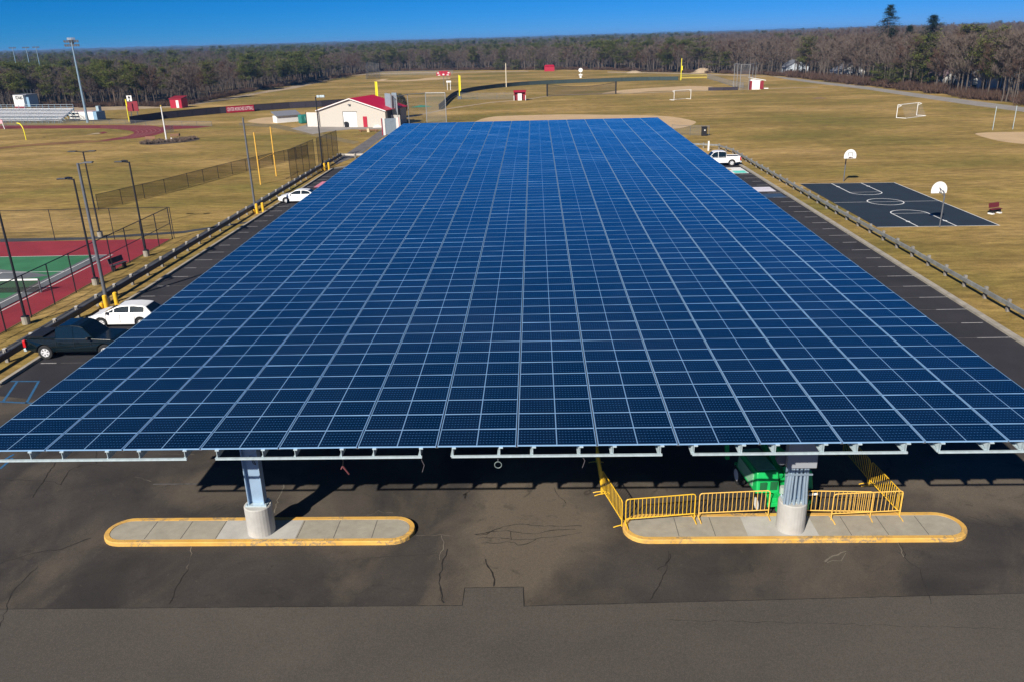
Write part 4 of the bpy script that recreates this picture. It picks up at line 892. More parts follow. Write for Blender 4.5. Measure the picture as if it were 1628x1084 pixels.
for q in (-.35, .3): MB().box((q, -.13, 1.1), (.08, .05, .9)).build('strap', mat('pale strap', (.3, .6, .55), .5), t_)
# red dugouts
def dugout(px_, rz, label, w=3.2, h=2.3, wallm=WHITE):
    t = thing('dugout', label, 'dugout', (*G(*px_), 0), rz)
    MB().box((0, 1.2, h/2), (w, .15, h)).box((-w/2, .5, h/2), (.15, 1.6, h)).box((w/2, .5, h/2), (.15, 1.6, h)).build('wall', REDP, t)
    MB().box((0, -.25, h*.42), (w*.36, .12, h*.84)).box((-w/2-.05, -.3, h*.3), (.16, .2, h*.6)).box((w/2+.05, -.3, h*.3), (.16, .2, h*.6)).build('front_board', WHITE, t)
    MB().box((0, .35, h*.5), (w-.2, .1, h*.9)).build('opening', DKRED, t)
    MB().add([(-w/2-.2, -.5, h), (w/2+.2, -.5, h), (w/2+.2, 1.4, h+.35), (-w/2-.2, 1.4, h+.35), (-w/2-.2, -.5, h+.12), (w/2+.2, -.5, h+.12), (w/2+.2, 1.4, h+.47), (-w/2-.2, 1.4, h+.47)], [(3, 2, 1, 0), (4, 5, 6, 7), (0, 1, 5, 4), (1, 2, 6, 5), (2, 3, 7, 6), (3, 0, 4, 7)]).build('roof', REDP, t)
    return t
dugout((826.5, 160.2), 0, 'small red and white dugout left of the dark cage net')
t_ = thing('dugout', 'white and dark red dugout beside the far right backstop', 'dugout', (*G(1204, 142.8), 0), R(-6))
MB().box((-.7, .6, 1.5), (3.4, 1.6, 3.0)).build('wall', WHITE, t_); MB().box((-2.2, -.25, 1.3), (.9, .1, 2.6)).box((1.2, .2, 1.3), (1.1, .9, 2.4)).build('door', DKRED, t_); MB().add([(-2.8, -.5, 3.5), (2.3, -.5, 2.6), (2.3, 1.8, 2.6), (-2.8, 1.8, 3.5), (-2.8, -.5, 3.65), (2.3, -.5, 2.75), (2.3, 1.8, 2.75), (-2.8, 1.8, 3.65)], [(3, 2, 1, 0), (4, 5, 6, 7), (0, 1, 5, 4), (1, 2, 6, 5), (2, 3, 7, 6), (3, 0, 4, 7)]).build('roof', WHITE, t_); MB().box((2.6, 0, .3), (1.3, .6, .25)).build('bench', WHITE, t_)
# sheds
a_ = G(282, 172.5); t_ = thing('red_shed', 'red shed with a white door at the wood edge, left', 'shed', (a_[0], a_[1]+1.6, 0), R(-12))
MB().box((0, 0, 1.35), (3.9, 3, 2.7)).build('wall', REDP, t_); MB().box((.55, -1.53, 1.15), (.85, .06, 2.1)).build('door', WHITE, t_); MB().add([(-2.15, -1.7, 2.6), (2.15, -1.7, 2.6), (2.15, 1.7, 3.2), (-2.15, 1.7, 3.2), (-2.15, -1.7, 2.75), (2.15, -1.7, 2.75), (2.15, 1.7, 3.35), (-2.15, 1.7, 3.35)], [(3, 2, 1, 0), (4, 5, 6, 7), (0, 1, 5, 4), (1, 2, 6, 5), (2, 3, 7, 6), (3, 0, 4, 7)]).build('roof', DKRED, t_)
a_ = G(873.5, 114); t_ = thing('red_shed', 'plain red shed in front of the far woods, centre', 'shed', (a_[0], a_[1]+1.8, 0)); MB().box((0, 0, 1.2), (5.2, 3, 2.4)).build('wall', REDP, t_)
MB().add([(-2.7, -1.7, 2.4), (2.7, -1.7, 2.4), (2.7, 1.7, 2.4), (-2.7, 1.7, 2.4), (-2.2, 0, 3.2), (2.2, 0, 3.2)], [(0, 1, 5, 4), (1, 2, 5), (2, 3, 4, 5), (3, 0, 4)]).build('roof', REDP, t_)
# football scoreboards and signs
def scoreboard(px_, label, boards, posts, rz=0, name='scoreboard', cat='scoreboard', pm=GREYPOLE):
    t = thing(name, label, cat, (*G(*px_), 0), rz)
    for x, h in posts: MB().tube((x, .1, 0), (x, .1, h), .11, .11, 6).build('post', pm, t)
    for x, z, w, h, m, y in boards: MB().box((x, y, z), (w, .18, h)).build('board', m, t)
    return t
t_ = scoreboard((215.5, 192.5), 'dark red scoreboard with a white emblem panel on top, left field', [(0, 3.5, 2.6, 2.4, DKRED, 0), (-.55, 5.3, 1.25, 1.5, WHITE, .0)], [(-.8, 4), (.8, 4)])
MB().tube((-.55, -.13, 5.6), (-.55, -.11, 5.6), .3, .3, 12).tube((-.55, -.13, 4.95), (-.55, -.11, 4.95), .2, .2, 12).build('emblem', BLACK, t_); MB().box((-1.35, -.1, 3.3), (.1, .1, 2.0)).build('edge', REDP, t_)
t_ = scoreboard((706, 138), 'red and white scoreboard with arched top on the far field', [(0, 4.6, 5.4, 1.3, REDP, 0), (0, 5.45, 3.6, .5, REDP, .02)], [(0, 4), (1.3, 4)])
MB().box((-2.0, -.11, 4.95), (.7, .04, .35)).box((2.0, -.11, 4.95), (.7, .04, .35)).box((0, -.11, 4.4), (.7, .04, .5)).box((-1.7, -.11, 4.2), (.9, .04, .25)).box((1.7, -.11, 4.2), (.9, .04, .25)).build('score_panel', WHITE, t_)
MB().box((-.6, -.11, 5.3), (.4, .04, .4)).box((.6, -.11, 5.3), (.4, .04, .4)).build('emblem', DKRED, t_)
scoreboard((714, 143.8), 'small white two post sign below the red scoreboard, far field', [(0, 2.9, 1.7, .6, WHITE, 0)], [(-.55, 2.8), (.55, 2.8)], pm=WHITE, name='field_sign', cat='sign')
t_ = scoreboard((923, 124.5), 'white round topped marker sign before the centre woods', [(0, 1.3, 1.5, .6, WHITE, 0), (0, .6, .8, 1.2, WHITE, 0)], [(0, 2)], pm=WHITE, name='field_sign', cat='sign'); MB().tube((0, .05, 3.2), (0, -.1, 3.2), .9, .9, 12).build('disc', WHITE, t_)
# poles
def pole(name, px_, h, label, cat, m, r, extra=None):
    t = thing(name, label, cat, (*G(*px_), 0)); MB().tube((0, 0, 0), (0, 0, h), r, r*.7, 8).build('pole', m, t)
    if extra: extra(t)
    return t
def net(w, z0, z1, m): return lambda t: MB().box((w/2, 0, (z0+z1)/2), (w, .08, z1-z0)).build('wing', m, t)
pole('flag_pole', (265, 224), 6.4, 'white flagpole rising from the shrub bed', 'flagpole', WHITE, .15, lambda t: MB().tube((0, 0, 6.4), (0, 0, 6.65), .14, .14, 8).build('finial', mat('gold finial', (.7, .5, .1), .3), t))
pole('foul_pole', (205.5, 193.6), 5.3, 'slim bright yellow foul pole left of the dark red scoreboard', 'foul pole', BYELL, .12, net(.2, 3.6, 5.2, BYELL))
pole('foul_pole', (598.5, 156.5), 5.1, 'yellow foul pole standing behind the red roof', 'foul pole', BYELL, .22, net(.6, .5, 5.0, BYELL))
pole('foul_pole', (731, 158.5), 7.0, 'yellow foul pole at the bend of the windscreen fence', 'foul pole', BYELL, .18, lambda t: (MB().box((.22, 0, 4.6), (.5, .08, 4.4)).build('wing', BYELL, t), MB().box((0, 0, .5), (1.1, 1.1, .9)).build('pad', GREYPOLE, t)))
pole('foul_pole', (1082.5, 128), 8.0, 'yellow foul pole at the right end of the far windscreen', 'foul pole', BYELL, .18, net(.5, 3.6, 5.2, BYELL))
pole('marker_pole', (805, 139), 8.3, 'tall cream pole in the far windscreen fence, centre', 'pole', mat('cream pole paint', (.62, .55, .42), .6), .22)
# goals
def ugoal():
    a_, b_ = G(414.5, 294), G(439.5, 280.5); t = thing('goal_post', 'orange yellow H shaped football uprights on the lawn beside the outfield fence', 'goal post', (*a_, 0)); dx, dy = b_[0]-a_[0], b_[1]-a_[1]; m = mat('orange yellow paint', (.78, .45, .07), .5)
    for u_ in (0, 1): MB().tube((dx*u_, dy*u_, 0), (dx*u_, dy*u_, 6.6), .09, .08, 8).build('upright', m, t)
    MB().tube((0, 0, 3.05), (dx, dy, 3.05), .06).build('crossbar', m, t)
ugoal()
a_ = G(41.8, 223); t_ = thing('goal_post', 'yellow gooseneck goal post at the edge of the track infield', 'goal post', (*a_, 0)); MB().path([(0, 0, 0), (0, 0, 1.3), (-.15, .1, 2.2), (-.5, .3, 2.85), (-1.0, .6, 3.2), (-1.7, .9, 3.3)], .10, 8).build('post', BYELL, t_)
a_ = G(7.5, 205.8); t_ = thing('field_sign', 'pink and white sign board at the left frame edge before the bleachers', 'sign', (*a_, 0)); MB().tube((0, 0, 0), (-.3, 0, 1.8), .09).build('post', WHITE, t_); MB().box((-1.3, 0, 1.7), (2.4, .15, .9)).build('board', mat('pink board', (.65, .35, .4), .6), t_)
def soccer(p0, p1, h, label, back):
    a_, b_ = G(*p0), G(*p1); t = thing('soccer_goal', label, 'soccer goal', (*a_, 0)); dx, dy = b_[0]-a_[0], b_[1]-a_[1]; L = math.hypot(dx, dy); nx, ny = -dy/L*back, dx/L*back
    for u_ in (0, 1):
        X, Y = dx*u_, dy*u_; MB().tube((X, Y, 0), (X, Y, h), .07).build('post', WHITE, t)
        MB().path([(X, Y, h), (X+nx*.4, Y+ny*.4, h-.1), (X, Y, h-.5)], .05, 5).path([(X+nx, Y+ny, .05), (X, Y, .05)], .07, 5).build('side_frame', WHITE, t)
    MB().tube((0, 0, h), (dx, dy, h), .07).build('crossbar', WHITE, t); MB().tube((nx, ny, .04), (dx+nx, dy+ny, .04), .05).build('ground_bar', WHITE, t)
    MB().add([(nx*.35, ny*.35, h), (dx+nx*.35, dy+ny*.35, h), (dx+nx, dy+ny, 0), (nx, ny, 0)], [(0, 1, 2, 3)]).build('net', mat('faint white net', (.5, .5, .48), .8, alpha=.10, var=0), t)
soccer((1425, 188), (1457, 184), 2.5, 'white portable soccer goal alone on the right lawn', -2.0)
soccer((1071.5, 160), (1098, 158), 2.5, 'white portable soccer goal near the big infield, farther away', 1.8)
# hoops
def hoop(px_, dirn, label):
    a_ = G(*px_); t = thing('basketball_hoop', label, 'basketball hoop', (*a_, 0), 0, 'basketball hoops'); d = dirn
    MB().path([(0, 0, 0), (0, 0, 2.9), (0, d*.35, 3.2)], .065, 8).build('pole', GREYPOLE, t)
    MB().tube((0, d*.3, 3.1), (0, d*1.1, 3.35), .04).tube((0, 0, 2.8), (0, d*1.1, 3.0), .03).build('arm', GREYPOLE, t)
    pts = [(-.68, 2.85), (.68, 2.85), (.70, 3.05)]+[(.70*math.cos(q), 3.12+.78*math.sin(q)) for q in np.linspace(.05, math.pi-.05, 14)]+[(-.70, 3.05)]
    n = len(pts); V = [(x, d*1.15-.02, z) for x, z in pts]+[(x, d*1.15+.02, z) for x, z in pts]
    MB().add(V, [tuple(range(n)), tuple(range(2*n-1, n-1, -1))]+[(k, n+k, n+(k+1) % n, (k+1) % n) for k in range(n)]).build('backboard', WHITE, t)
    if d < 0: MB().box((0, -1.18, 3.5), (.5, .01, .04)).box((-.24, -1.18, 3.3), (.04, .01, .4)).box((.24, -1.18, 3.3), (.04, .01, .4)).build('target_box', BLACK, t)
    MB().path([(.23*math.cos(q), d*(1.42+.0)+.23*math.sin(q), 3.0) for q in np.linspace(0, 2*math.pi, 12)], .02, 4).box((0, d*1.2, 2.98), (.25, .08, .1)).build('rim', mat('dark orange rim', (.12, .05, .03), .5), t)
hoop((1341, 289), -1, 'basketball hoop with marked fan backboard at the far end of the court')
hoop((1493.7, 361.5), 1, 'basketball hoop with plain white fan backboard at the near end of the court')
def bench(px_, label, m, rz, w=1.5, legm=BLACK, blocks=False):
    t = thing('park_bench', label, 'bench', (*G(*px_), 0), rz); MB().box((0, 0, .45), (w, .42, .05)).build('seat', m, t); MB().box((0, .24, .78), (w, .05, .45), rx=R(-12)).build('backrest', m, t)
    for x in (-w*.38, w*.38):
        MB().box((x, .02, .22), (.06, .42, .44)).build('leg', legm, t)
        if blocks: MB().box((x, .0, .06), (.3, .5, .12)).build('block', WHITE, t)
bench((1581.5, 340), 'dark red bench on white blocks beside the basketball court', mat('maroon paint', (.13, .016, .022), .6), R(25), 1.35, BLACK, True)
bench((190, 428), 'dark bench inside the tennis fence', mat('dark bench slats', (.06, .06, .075), .6), R(75), 1.6)
# tennis net
t_ = thing('tennis_net', 'white banded tennis net at the left frame edge', 'tennis net', (-37.4, 57.3, 0))
for x in (0, -12.8): MB().tube((x, 0, 0), (x, 0, 1.1), .06).build('post', GREYPOLE, t_)
MB().box((-6.4, 0, 1.02), (12.7, .03, .13)).build('headband', WHITE, t_); MB().box((-6.4, 0, .5), (12.7, .01, .9)).build('netting', mat('dark netting', (.04, .035, .03)), t_)
# green tarp, equipment
tag(MB().add([(0, 0, 0.02), (3.4, .6, .02), (4.9, 1.9, .02), (3, 3.4, .02), (.6, 2.4, .02), (-.8, 1.0, .02), (1.8, 1.6, .45), (2.9, 2.1, .35)], [(0, 1, 6), (1, 2, 7, 6), (2, 3, 7), (3, 4, 6, 7), (4, 5, 6), (5, 0, 6)]).build('green_tarp', GREENT, loc=(*G(657, 171.5), 0)), 'crumpled green tarpaulin on the grass behind the backstop poles', 'tarpaulin')
# bleachers, press box, container
bl = thing('bleachers', 'long silver bleachers at the left frame edge beyond the track', 'bleachers', (*G(97, 196.5), 0), R(-14.5))
N = 9; bw = 44
st = MB(); fr = MB()
for k in range(N): st.box((-bw/2+.0, k*.62, .75+k*.30), (bw, .56, .06)); fr.box((-bw/2, k*.62+.2, .55+k*.30), (bw, .04, .24))
st.build('seat_boards', mat('silver seat board', (.82, .84, .86), .5, 0), bl); fr.build('riser', mat('silver riser', (.72, .77, .82), .5, 0), bl)
for k in range(24):
    x = -k*bw/23; MB().tube((x, 0, 0), (x, 0, .75), .06).tube((x, .0, .5), (x, (N-1)*.62, .55+(N-1)*.3), .06).tube((x, (N-1)*.62, 0), (x, (N-1)*.62, .75+(N-1)*.3+1), .06).tube((x, -.6, .0), (x, -.6, 1.5), .035).build('support', mat('mid blue steel', (.16, .26, .36), .5), bl)  # supports in one even mid blue
MB().box((-bw/2, -.6, 1.5), (bw, .05, .05)).box((-bw/2, (N-1)*.62, 4.1), (bw, .05, .05)).box((-bw/2, (N-1)*.62, 3.6), (bw, .04, .04)).build('handrail', GALV, bl)
for q in range(6): MB().tube((0+q*.0, q*.9, .75+q*.43), (1.6, q*.9-.9, .4+q*.3), .05).build('brace', GALV, bl)
pb = thing('press_box', 'white press box with blue side wall raised behind the bleachers', 'press box', (*G(43, 190), 0), R(-14))
z0 = 3.0
MB().box((0, 0, z0+1.6), (3.3, 2.6, 3.2)).build('wall', WHITE, pb); MB().box((2.15, .9, z0+1.7), (1.0, 3.0, 3.0)).build('side_wing', BLUEP, pb); MB().box((.7, .6, z0+3.3), (4.3, 4, .15)).build('roof', ROOFG, pb)
MB().box((0, -1.33, z0+.2), (3.4, .08, .4)).build('band', DKRED, pb); MB().box((-1.95, .3, z0+.8), (.6, 1.6, 3.0)).build('stair', DKRED, pb)
lettering('STARS', 1.1, BLACK, pb, (.25, -1.33, z0+2.5), (R(90), 0, 0), width=2.4, bold=.04)
MB().box((-.4, -1.32, z0+2.0), (.04, .04, 2.0)).build('mullion', GREYPOLE, pb)
for x in (-1.5, 1.5, 3.6):
    for y in (-1.1, 1.1): MB().tube((x, y, 0), (x, y, z0), .1).build('leg', GREYPOLE, pb)
for q in range(4): MB().tube((-.5+q*1.1, 1.5, z0+3.4), (-.5+q*1.1, 1.5, z0+4.6), .04).build('roof_mast', GREYPOLE, pb)
a_, b_ = G(114, 192.8), G(151.5, 192.8); an3 = math.atan2(b_[1]-a_[1], b_[0]-a_[0]); L = math.dist(a_, b_)
ct = thing('storage_container', 'long white storage container with a blue end beside the floodlight mast', 'container', ((a_[0]+b_[0])/2, (a_[1]+b_[1])/2+1.6, 0), an3)
MB().box((0, 0, 1.25), (L, 3.0, 2.0)).build('wall', WHITE, ct); MB().box((L/2+.55, .0, 1.25), (1.1, 3.0, 2.0)).build('end_wall', BLUEP, ct); MB().box((0, 0, 2.29), (L+.2, 3.1, .08)).build('roof', mat('pink grey roof', (.45, .33, .34), .6), ct); MB().box((-L*.34, -1.52, 1.75), (1.0, .04, .55)).build('emblem', BLACK, ct)
MB().box((L/2+.3, .5, 2.9), (.8, 1, 1.2)).build('vent', mat('grey blue vent', (.3, .4, .45), .5), ct); MB().box((0, 0, .13), (L-.3, 2.6, .24)).build('skid', BLACK, ct)
mb = MB()
for k in range(5): mb.tube((-L/2+1.2+k*1.1, -1.9, 0), (-L/2+1.2+k*1.1, -1.9, 1.3), .03)
mb.tube((-L/2+1.2, -1.9, 1.3), (-L/2+5.6, -1.9, 1.3), .03).tube((-L/2+1.2, -1.9, .8), (-L/2+5.6, -1.9, .8), .03).build('handrail', GREYPOLE, ct)
# houses glimpsed through the right-hand trees
def house(px_, dd, rz, w, d, h, label, wallm, roofm):
    a_ = G(*px_); k_ = 1+dd/a_[1]; t = gable('house', label, (a_[0]*k_, a_[1]*k_, 0), rz, w, d, h, 2.6, wallm, roofm, 'house')
    t['group'] = 'houses behind the right woods'
    for s_ in range(3):
        for z in ((1.5, 4.2) if h > 4 else (1.5,)): MB().box((-w/2+w*(s_+.8)/3.6, -d/2-.03, z), (1.0, .06, 1.3)).build('window', GLASSM, t)
    MB().box((-w/2-.03, 0, 1.6), (.06, 1.2, 1.3)).build('window', GLASSM, t)
    return t
PALE = mat('pale blue siding', (.45, .50, .55), .7, var=.1); PALE2 = mat('white siding', (.62, .62, .6), .7, var=.06); PUR = mat('mauve shingles', (.17, .12, .14), .85, var=.2)
house((1610, 166), 26, R(8), 15, 9, 5.6, 'large pale two storey house with mauve roof behind the trees at the right edge', PALE, PUR)
house((1555, 158), 22, R(-10), 10, 8, 3.0, 'low white house behind the trees, just left of the large pale house', PALE2, ROOFG)
house((1500, 149), 24, R(15), 9, 8, 3.0, 'small pale house half hidden by brush, right of the dark green shrub', PALE2, PUR)
house((1345, 133), 24, R(5), 9, 8, 3.0, 'small white house behind the trunks where the gravel path bends', PALE2, ROOFG)
house((1262, 124), 26, R(0), 9, 8, 3.0, 'tiny pale house far behind the trunks at the far end of the gravel path', PALE, ROOFG)
# ---------------------------------------------------------------- vegetation
def bare_mesh(seed, h, r0=.16, twigs=760, red=False):
    rr = random.Random(seed); tr = MB(); cr = MB()
    pts = [(0, 0, -.2)]; n = 6; lx = ly = 0
    for k in range(1, n+1): lx += rr.uniform(-.12, .12); ly += rr.uniform(-.12, .12); pts.append((lx, ly, h*.82*k/n))
    for k in range(n): tr.tube(pts[k], pts[k+1], r0*(1-k/n*.8), r0*(1-(k+1)/n*.8), 5, cap=False)
    tips = []
    for k in range(15):
        f = rr.uniform(.36, .98); base_ = Vector(pts[min(n, int(f*n))]); base_.z = h*.82*f; a_ = rr.uniform(0, 2*math.pi); L = h*.27*(1.25-f)*rr.uniform(.7, 1.25)+.5
        d_ = Vector((math.cos(a_), math.sin(a_), rr.uniform(.3, 1.15))).normalized(); tip = base_+d_*L; cr.tube(base_, tip, r0*.34*(1.2-f), .02, 3, cap=False)
        for q in range(4):
            b2 = base_+d_*L*rr.uniform(.35, 1); a2 = a_+rr.uniform(-1.1, 1.1); d2 = Vector((math.cos(a2), math.sin(a2), rr.uniform(.4, 1.8))).normalized(); L2 = L*rr.uniform(.35, .65); cr.tube(b2, b2+d2*L2, .035, .012, 3, cap=False); tips.append((b2, d2, L2))
    for k in range(twigs):
        b2, d2, L2 = rr.choice(tips); p = b2+d2*L2*rr.uniform(.1, 1.05); a_ = rr.uniform(0, 2*math.pi)
        d_ = (Vector((math.cos(a_), math.sin(a_), rr.uniform(.1, 1.7))).normalized()+d2*.4).normalized(); L = rr.uniform(.5, 1.25)*h/13; s_ = d_.orthogonal().normalized(); s_ = (Matrix.Rotation(rr.uniform(0, 6.28), 3, d_)@s_)*.034
        cr.add([p-s_, p+s_, p+d_*L], [(0, 1, 2)])
    return tr, cr
def pine_mesh(seed, h, spruce=False):
    rr = random.Random(seed); tr = MB(); cr = MB()
    tr.tube((0, 0, -.2), (rr.uniform(-.3, .3), rr.uniform(-.3, .3), h*.93), .19, .04, 6)
    if spruce: levels = [(.14+.85*k/24) for k in range(25)]
    nb = 17 if not spruce else 25
    for k in range(nb):
        f = (rr.uniform(.40, 1.0) if not spruce else levels[k]); z = h*f*.97
        rad = (h*.25*(1-abs(f-.66)*1.5)+.5)*rr.uniform(.75, 1.25) if not spruce else (min(h*.17, h*.55*(1.03-f))+.25)*rr.uniform(.65, 1.15)
        for q in range(3 if not spruce else 6):
            a_ = rr.uniform(0, 6.28); tip = Vector((math.cos(a_)*rad, math.sin(a_)*rad, z+(rr.uniform(.1, .9) if not spruce else -.25*rad)))
            tr.tube((0, 0, z-.3), tip, .05, .02, 3, cap=False)
            for c_ in range(4):
                u_ = rr.uniform(.35, 1.0) if not spruce else (c_+1)/4; ctr = Vector((0, 0, z-.3)).lerp(tip, u_); cs = rr.uniform(.55, 1.05)*h/13 if not spruce else .75
                for e_ in range(17 if not spruce else 24):
                    d_ = Vector((rr.gauss(0, 1), rr.gauss(0, 1), rr.gauss(0, .62)))*cs*.62; p = ctr+d_; a2 = rr.uniform(0, 6.28); s1 = Vector((math.cos(a2), math.sin(a2), rr.uniform(-.3, .5)))*rr.uniform(.14, .32); s2 = Vector((-math.sin(a2), math.cos(a2), rr.uniform(-.2, .5)))*rr.uniform(.08, .18)
                    cr.add([p-s1, p+s2, p+s1, p-s2*.6], [(0, 1, 2, 3)])
    return tr, cr
def shrub_mesh(seed, m_h=1.6, n=420):
    rr = random.Random(seed); cr = MB()
    for k in range(n):
        a_ = rr.uniform(0, 6.28); r_ = rr.uniform(0, 1.2)*m_h; p = Vector((math.cos(a_)*r_, math.sin(a_)*r_*.7, rr.uniform(0, .35)*m_h)); d_ = Vector((rr.gauss(0, .5), rr.gauss(0, .5), 1)).normalized(); L = rr.uniform(.3, 1)*m_h*.8; s_ = d_.orthogonal().normalized()*.04
        s_ = Matrix.Rotation(rr.uniform(0, 6.28), 3, d_)@s_; cr.add([p-s_, p+s_, p+d_*L], [(0, 1, 2)])
    return cr
TREELINE = [(-40, 176), (0, 172), (100, 172), (200, 170), (262, 170), (300, 167), (361, 154), (414, 143), (466, 136), (503, 131), (549, 122), (600, 114.5), (697, 113), (760, 112), (840, 112), (900, 111.5), (966, 112), (1021, 115), (1100, 116.5), (1135, 117), (1209, 119.5), (1257, 123), (1320, 130), (1393, 138), (1485, 148), (1568, 160), (1628, 166), (1690, 174)]
TLW = GP(TREELINE)
def on_line(px_):
    for k in range(len(TREELINE)-1):
        if TREELINE[k][0] <= px_ <= TREELINE[k+1][0]:
            u_ = (px_-TREELINE[k][0])/(TREELINE[k+1][0]-TREELINE[k][0]); return (TLW[k][0]+(TLW[k+1][0]-TLW[k][0])*u_, TLW[k][1]+(TLW[k+1][1]-TLW[k][1])*u_)
    return TLW[-1]
struct(MB().sheet([(x*1.003, y*1.003) for x, y in TLW]+[(9000, 900), (9000, 16000), (-9000, 16000), (-9000, 1200)], .03).build('forest_floor', FLOOR))
# prototypes
bare_p = []
for k in range(5):
    tr, cr = bare_mesh(20+k, 13.5, .17); t = thing('bare_tree', 'bare', 'tree', (0, 0, 0)); tr.build('trunk', BARK, t); cr.build('crown', [TWIG, TWIG, TWIG, TWIG2, TWIG][k], t); bare_p.append(t)
pine_p = []
for k in range(4):
    tr, cr = pine_mesh(50+k, 13.5); t = thing('pine_tree', 'pine', 'tree', (0, 0, 0)); tr.build('trunk', PINEBARK, t); cr.build('crown', NEEDLE, t); pine_p.append(t)
SEC = [(0, 270, 'behind the bleachers and red shed'), (270, 560, 'on the left edge of the far field'), (560, 880, 'behind the farthest infield'), (880, 1240, 'at the far centre right field edge'), (1240, 1700, 'along the gravel path')]
def section(px_):
    for a_, b_, s_ in SEC:
        if a_ <= px_ < b_: return s_
    return SEC[0][2]
used = set()
def place(protos, kind, px_, depth, s, lab):
    k = random.randrange(len(protos)); x, y = on_line(px_); d = math.hypot(x, y); f_ = 1+depth/d; loc = (x*f_, y*f_, 0); rz = random.uniform(0, 6.28)
    key = (kind, k); gr = f'{lab} {section(px_)}'
    label = f'{lab[:-1]} {section(px_)}'
    sc = (s*random.uniform(.9, 1.25), s*random.uniform(.9, 1.25), s)
    if key not in used:
        used.add(key); t = protos[k]; t.location = loc; t.rotation_euler = (0, 0, rz); t.scale = sc; t['label'] = label; t['group'] = gr
    else: t = dup(protos[k], loc, rz, label, gr, sc)
    return t
def pine_share(px_):
    return np.interp(px_, [0, 80, 110, 200, 270, 330, 350, 480, 520, 640, 700, 850, 900, 1080, 1120, 1700], [.26, .28, .28, .16, .16, .03, .42, .48, .22, .30, .24, .18, .22, .16, .03, .02])
npx = 0; nb_ = np_ = 0
lens = [math.dist(TLW[k], TLW[k+1]) for k in range(len(TLW)-1)]
for k in range(400):
    px_ = random.uniform(-15, 1645)
    # density follows the length of tree line in view
    dist = math.hypot(*on_line(px_)); dep = random.choice((random.uniform(0, 6), random.uniform(0, 26)))
    hs = np.interp(px_, [0, 300, 700, 1000, 1200, 1400, 1628], [.88, .86, .86, .94, 1.0, 1.10, 1.14])*random.uniform(.68, 1.16)
    if random.random() < pine_share(px_): 
        if np_ < 120: place(pine_p, 'pine', px_, dep*.7, hs*1.04, 'green pines'); np_ += 1
    elif nb_ < 270: place(bare_p, 'bare', px_, dep, hs, 'bare grey trees'); nb_ += 1
# landmark evergreens on the right
tr, cr = pine_mesh(91, 24, True); t = thing('spruce_tree', 'very tall dark conifer standing above the right horizon', 'tree'); tr.build('trunk', PINEBARK, t); cr.build('crown', NEEDLE2, t)
def at_dist(px_, d): r_ = _M @ _ray(px_, 60); k_ = d/math.hypot(r_[0], r_[1]); return (r_[0]*k_, r_[1]*k_, 0)
t.location = at_dist(1411, 330); t.scale = (1.0, 1.0, 1.04)
tr, cr = pine_mesh(93, 20, True); t = thing('pine_tree', 'spreading pine poking above the skyline right of the tall conifer', 'tree'); tr.build('trunk', PINEBARK, t); cr.build('crown', NEEDLE2, t); t.location = at_dist(1480, 330); t.scale = (1.15, 1.15, 1.05)
dup(t, at_dist(1444, 335), 1.2, 'low dark pine at the foot of the tall conifer, on the skyline', sc=(.9, .9, .89))
for px_, d_, hh_, lab in ((1425, -1, .62, 'bright green young evergreen at the wood edge by the gravel path'), (1396, 2, .55, 'dark young evergreen left of the bright green one by the gravel path'), (1475, 5, .8, 'slim green evergreen among bare trees right of the bright green one'), (1440, 4, .72, 'broad green evergreen between bare trunks by the gravel path')):
    x, y = on_line(px_); f_ = 1+d_/math.hypot(x, y); dup(pine_p[1], (x*f_, y*f_, -3.5*hh_), px_, lab, 'young evergreens by the gravel path', (hh_*1.3, hh_*1.3, hh_*1.15))
for px_ in (1130, 1152, 1060, 985, 795, 820, 860): 
    x, y = on_line(px_); dup(pine_p[px_ % 4], (x, y, -4 if px_ in (795, 820, 860) else -.5), px_, 'low green pine at the far field edge', 'low green pines at the far field edge', (.9, .9, .72))
# dark round evergreen behind the backstop
mb = MB(); rr = random.Random(3)
for k in range(5200):
    u_ = Vector((rr.gauss(0, 1), rr.gauss(0, 1), rr.gauss(0, 1))).normalized()*rr.uniform(.72, 1.03); p = Vector((u_.x*1.75, u_.y*1.75, 2.75+u_.z*2.7)); a_ = rr.uniform(0, 6.28); s1 = Vector((math.cos(a_), math.sin(a_), rr.uniform(-.5, .5)))*.13; s2 = Vector((-math.sin(a_), math.cos(a_), rr.uniform(-.5, .8)))*.09; mb.add([p-s1, p+s2, p+s1, p-s2], [(0, 1, 2, 3)])
t = thing('evergreen_tree', 'dark rounded evergreen behind the backstop poles', 'tree', (*G(637, 187.5), 0)); mb.build('crown', mat('dark yew foliage', (.035, .05, .04), .9, var=.3, scale=2), t); MB().tube((0, 0, 0), (0, 0, 2), .2).build('trunk', BARK, t)
